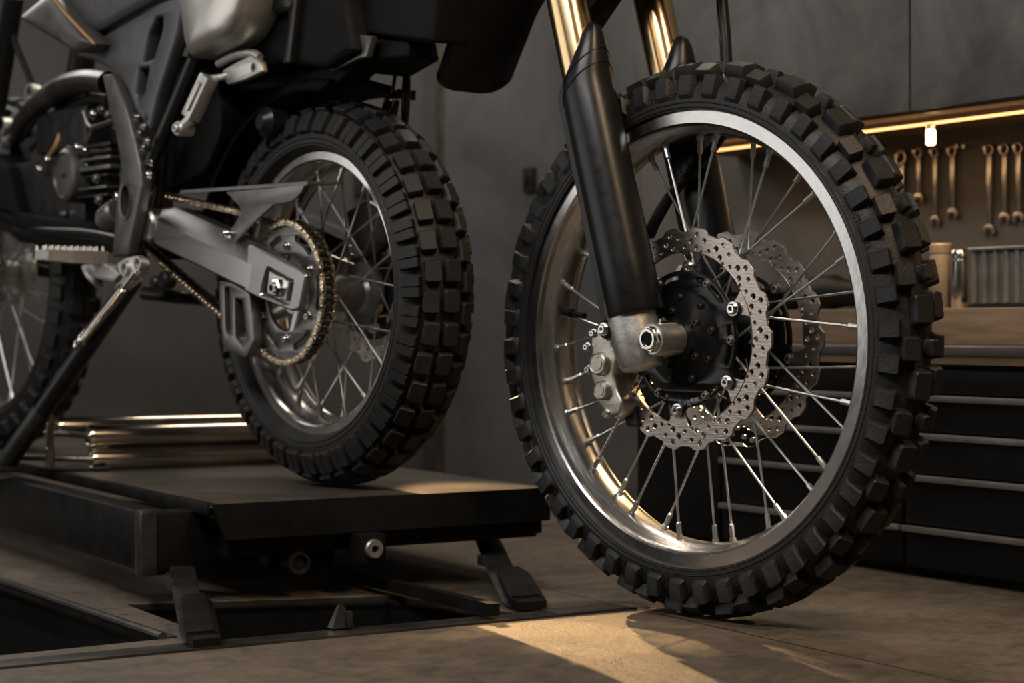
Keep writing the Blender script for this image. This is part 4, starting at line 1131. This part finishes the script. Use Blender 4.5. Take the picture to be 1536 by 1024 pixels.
# LED strip below, with the little downlight
o = bthing('light_strip', 'glowing warm light strip under the wall cabinets', 'light', s0, .170, zc_-.005)
b = MB(); b.box((.02, -.0012, -.0086), (sD-s0-.02, .0012, -.0002), None, .0); b.build('strip_channel', M['handle'], o)
b = MB(); b.box((.025, -.0050, -.0128), (sD-s0-.025, .0050, -.0085), None, .001); b.build('strip_diffuser', M['led'], o)
sl = bp(1396, 200, .170)[0]
o = bthing('spot_lamp', 'small glowing downlight hanging from the light strip', 'lamp', sl, .170, zc_-.0176)
b = MB(); b.revolve([(0, 0), (.008, 0), (.008, -.006), (.0085, -.006), (.0085, -.008), (0, -.008)], (0, 0, 0), seg=20)
for v in b.bm.verts: v.co = Vector((v.co.x, v.co.z, v.co.y))
b.build('lamp_socket', M['rod'], o)
b = MB(); b.tube([(0, 0, -.008), (0, 0, -.012), (0, 0, -.034), (0, 0, -.036)], [.007, .0085, .0085, .006], 20); b.build('lamp_glass', M['bulb'], o)

# wrenches on the tool wall
def wrench(px, y0, y1, label, big, hk):
    s, zt = bp(px, y0, WALLD-.012); _, zb = bp(px, y1, WALLD-.012); L = zt-zb
    o = bthing('wrench', label, 'wrench', s, WALLD-.010, zb, 'wrenches on the tool wall')
    big *= 1.25; b = MB(); r = .0085*big
    b.flat(ell(0, L-r, r, 28), [ell(0, L-r, r*.58, 12)], .008, .0012, 0)
    b.build('ring_end', M['tool'], o)
    b = MB(); b.flat([(-.0035*big, .012), (.0035*big, .012), (.0045*big, L-2*r+.002), (-.0045*big, L-2*r+.002)], (), .005, .0012, 0); b.build('shank', M['tool'], o)
    b = MB(); j = .0105*big
    out = [(-j*.45, .016), (-j, .008), (-j*1.02, -.004+.004), (-j*.62, -.0045), (-j*.42, .003), (-j*.2, .0075), (j*.2, .0075), (j*.42, .003), (j*.55, -.0045), (j*1.0, .001), (j, .008), (j*.45, .016)]
    b.flat(round_poly(out, .002, 2), (), .008, .0012, 0); b.build('open_jaw', M['tool'], o)
    k = thing('wall_hook', 'steel peg holding '+hk, 'hook', BM@Vector((s, WALLD-.0005, zt-r)), AB-pi/2, 'pegs on the tool wall')
    b = MB(); b.tube([(0, 0, 0), (0, -.022, .002)], [.0028, .0028], 10); b.tube([(0, -.02, .002), (0, -.0235, .002)], [.0042, .0042], 12); b.build('peg', M['tool'], k)
for px, y0, y1, lab, bg, hk in ((1351, 224, 318, 'wide-ringed wrench half hidden by the front tyre', 1.5, 'the wide-ringed wrench beside the front tyre'), (1377, 221, 302, 'shortest wrench in the group right of the front tyre', 1., 'the shortest wrench, second from the tyre'), (1402, 221, 336, 'wrench directly below the small downlight, thin shank', .95, 'the wrench below the small downlight'),
                            (1428, 218, 325, 'wrench right of the downlight with bright lower jaw', 1.05, 'the bright-jawed wrench right of the downlight'), (1483, 215, 350, 'longest wrench, first of the right-hand group of three', 1.1, 'the longest wrench on the tool wall'), (1506, 215, 332, 'middle wrench of the right-hand group of three', 1.05, 'the middle wrench of the right-hand three'), (1527, 213, 331, 'last wrench at the right edge of the tool wall', 1.05, 'the last wrench at the right edge')):
    wrench(px, y0, y1, lab, bg, hk)
for px, py, lab in ((1446, 222, 'empty steel peg beside the bright-jawed wrench'), (1456, 222, 'second empty steel peg before the group of three wrenches')):
    s, z = bp(px, py, WALLD); k = thing('wall_hook', lab, 'hook', BM@Vector((s, WALLD-.0005, z)), AB-pi/2, 'pegs on the tool wall')
    b = MB(); b.tube([(0, 0, 0), (0, -.018, .002)], [.0028, .0028], 10); b.tube([(0, -.016, .002), (0, -.0195, .002)], [.004, .004], 12); b.build('peg', M['tool'], k)
# things on the riser
OF = .24
def canister(px0, px1, py0, label, m, lid):
    a = bp(px0, 460, OF); c = bp(px1, 460, OF); s = (a[0]+c[0])/2
    zt = bp((px0+px1)/2, py0, OF)[1]; h = zt-zri
    r = (px1-px0)/2*4.1/FPX
    o = bthing('canister', label, 'canister', s, OF, zri+.0012)
    b = MB(); b.tube([(0, 0, 0), (0, 0, .003), (0, 0, h*.80), (0, 0, h*.84)], [r*.92, r, r, r*.94], 28); b.build('can_body', m, o)
    b = MB(); b.tube([(0, 0, h*.84), (0, 0, h*.85), (0, 0, h*.97), (0, 0, h)], [r*.8, r*1.02, r*1.02, r*.9], 28); b.build('can_lid', lid, o)
canister(1398, 1425, 366, 'tall tan canister beside the tyre on the bench riser', M['tan'], M['tan'])
canister(1429, 1450, 376, 'shiny steel flask between tan canister and ribbed bin', M['chrome'], M['chrome'])
a = bp(1453, 460, OF-.03)[0]; c = bp(1600, 460, OF-.03)[0]; zt = bp(1480, 373, OF)[1]
o = bthing('storage_bin', 'grey ribbed metal bin at the end of the bench riser', 'bin', a, OF-.03, zri+.0012)
b = MB(); b.box((0, 0, 0), (c-a, .09, .006)); b.build('bin_base', M['black_matte'], o)
b = MB(); h = zt-zri
b.box((.004, .004, .006), (c-a-.004, .086, h-.004), None, .003)
n = 9
for i in range(n):
    x = .010+(c-a-.02)*i/(n-1); b.cyl((x, .004, .008), (x, .004, h-.006), .0055, seg=12)
b.build('bin_body', M['bin'], o)
b = MB(); b.box((0, -.004, h-.006), (c-a, .09, h), None, .002); b.build('bin_rim', M['handle'], o)
# angle grinder lying on the riser, seen through the spokes
s, z = bp(1216, 440, OF); s2 = bp(1300, 440, OF)[0]
o = bthing('angle_grinder', 'dark angle grinder lying on the bench riser behind the front wheel', 'power tool', s, OF, zri+.0012)
L = s2-s; b = MB()
b.tube([(0, 0, .034), (L*.06, 0, .034), (L*.45, 0, .034), (L*.55, 0, .032), (L*.9, 0, .030), (L, 0, .030)], [.022, .031, .033, .027, .024, .018], 24); b.build('motor_body', M['black_matte'], o)
b = MB(); b.tube([(L*.98, 0, .030), (L*1.12, 0, .028), (L*1.3, 0, .028)], [.020, .026, .020], 24); b.cyl((L*1.18, 0, .028), (L*1.18, 0, .004), .016, seg=24); b.build('gear_head', M['tool'], o)
b = MB(); b.cyl((L*1.18, 0, .004), (L*1.18, 0, .0), .035, seg=36); b.build('grinding_disc', M['dark_metal'], o)
s, z = bp(1130, 440, OF)
o = bthing('tool_roll', 'dark rolled cloth on the bench riser seen behind the brake disc', 'cloth roll', s, OF, zri+.0012)
b = MB(); b.tube([(0, 0, .022), (.003, 0, .022), (.12, 0, .022), (.123, 0, .022)], [.016, .022, .022, .016], 24); b.build('rolled_cloth', M['black_matte'], o)

# =================================================================== CAMERA AND LIGHT
cam = bpy.data.cameras.new('camera'); co = bpy.data.objects.new('camera', cam); C.objects.link(co)
co.location = (0, 0, ZC); co.rotation_euler = (pi/2, 0, 0)
cam.sensor_width = 36; cam.lens = FPX/1536*36; cam.shift_y = -(512-HY)/1536
cam.clip_start = .05
cam.dof.use_dof = True; cam.dof.focus_distance = 2.5; cam.dof.aperture_fstop = 4.4
bpy.context.scene.camera = co
def area(name, loc, target, sx, sy, power, col):
    l = bpy.data.lights.new(name, 'AREA'); l.shape = 'RECTANGLE'; l.size = sx; l.size_y = sy; l.energy = power; l.color = col
    o = bpy.data.objects.new(name, l); C.objects.link(o); o.location = loc
    o.rotation_euler = (Vector(target)-Vector(loc)).to_track_quat('-Z', 'Y').to_euler(); return o
def spot(name, loc, target, power, col, size, blend=.4, rad=.02):
    l = bpy.data.lights.new(name, 'SPOT'); l.energy = power; l.color = col; l.spot_size = R(size); l.spot_blend = blend; l.shadow_soft_size = rad
    o = bpy.data.objects.new(name, l); C.objects.link(o); o.location = loc
    o.rotation_euler = (Vector(target)-Vector(loc)).to_track_quat('-Z', 'Y').to_euler(); return o
COOL = (1., .975, .94); WARM = (1., .68, .38)
area('overhead_light', (-1.0, 1.2, 2.15), (-.1, 2.7, .3), 1.6, .16, 40, COOL)
area('overhead_light', (.9, 1.5, 2.2), (.75, 2.55, .05), .16, 1.4, 40, (1., .72, .45))  # unseen light added to warm the floor at the right
area('overhead_light', (-.3, 4.1, 2.2), (-.2, 3.2, .2), 1.4, .2, 22, (1., .88, .74))  # unseen rim light added for the tyre tops
area('overhead_light', (-2.0, 4.6, 2.15), (-.9, 3.4, .4), 1.5, 1.2, 28, COOL)  # unseen light added where the swingarm's top facet reflects it
area('added_window_fill', (-2.62, 2.5, 1.0), (0, 2.5, .8), 2.1, 1.4, 14, (1., .97, .93))  # fill light added behind the window opening to brighten the metal
# the light strip's own throw
m_ = BM@Vector(((s0+sD)/2, .170, zc_-.02))
l = area('strip_light', m_, m_+Vector((0, 0, -1)), 1.6, .02, 1.25, WARM); l.rotation_euler = (0, 0, AB-pi/2)
p = BM@Vector((sl, .170, zc_-.07)); spot('downlight', p, p+Vector((0, 0, -1)), 2.0, (1., .72, .4), 110, .6)
tg = ground(880, 950)
spot('added_floor_spot', BM@Vector((-.41, .12, .74)), tg, 70, (1., .64, .28), 22, .8, .024)  # spot without a fixture, added for the warm patch on the floor
spot('added_beam_spot', (-.735, 5.095, 1.160), (.13, 2.38, 0), 560, (1., .62, .28), 8, .5, .015)  # added spot, aimed between the tyres to streak the floor
spot('added_wall_fill', (-.3, 4.5, 2.1), (-.42, 5.2, .95), 22, (1., .88, .76), 50, .8, .05)  # unseen spot added to lighten the back wall
w = bpy.data.worlds.new('world'); bpy.context.scene.world = w; w.use_nodes = True
w.node_tree.nodes['Background'].inputs[0].default_value = (.02, .02, .02, 1); w.node_tree.nodes['Background'].inputs[1].default_value = .3
vs_ = bpy.context.scene.view_settings
vs_.view_transform = 'Standard'; vs_.look = 'None'; vs_.exposure = .08; vs_.gamma = 1; vs_.use_curve_mapping = False
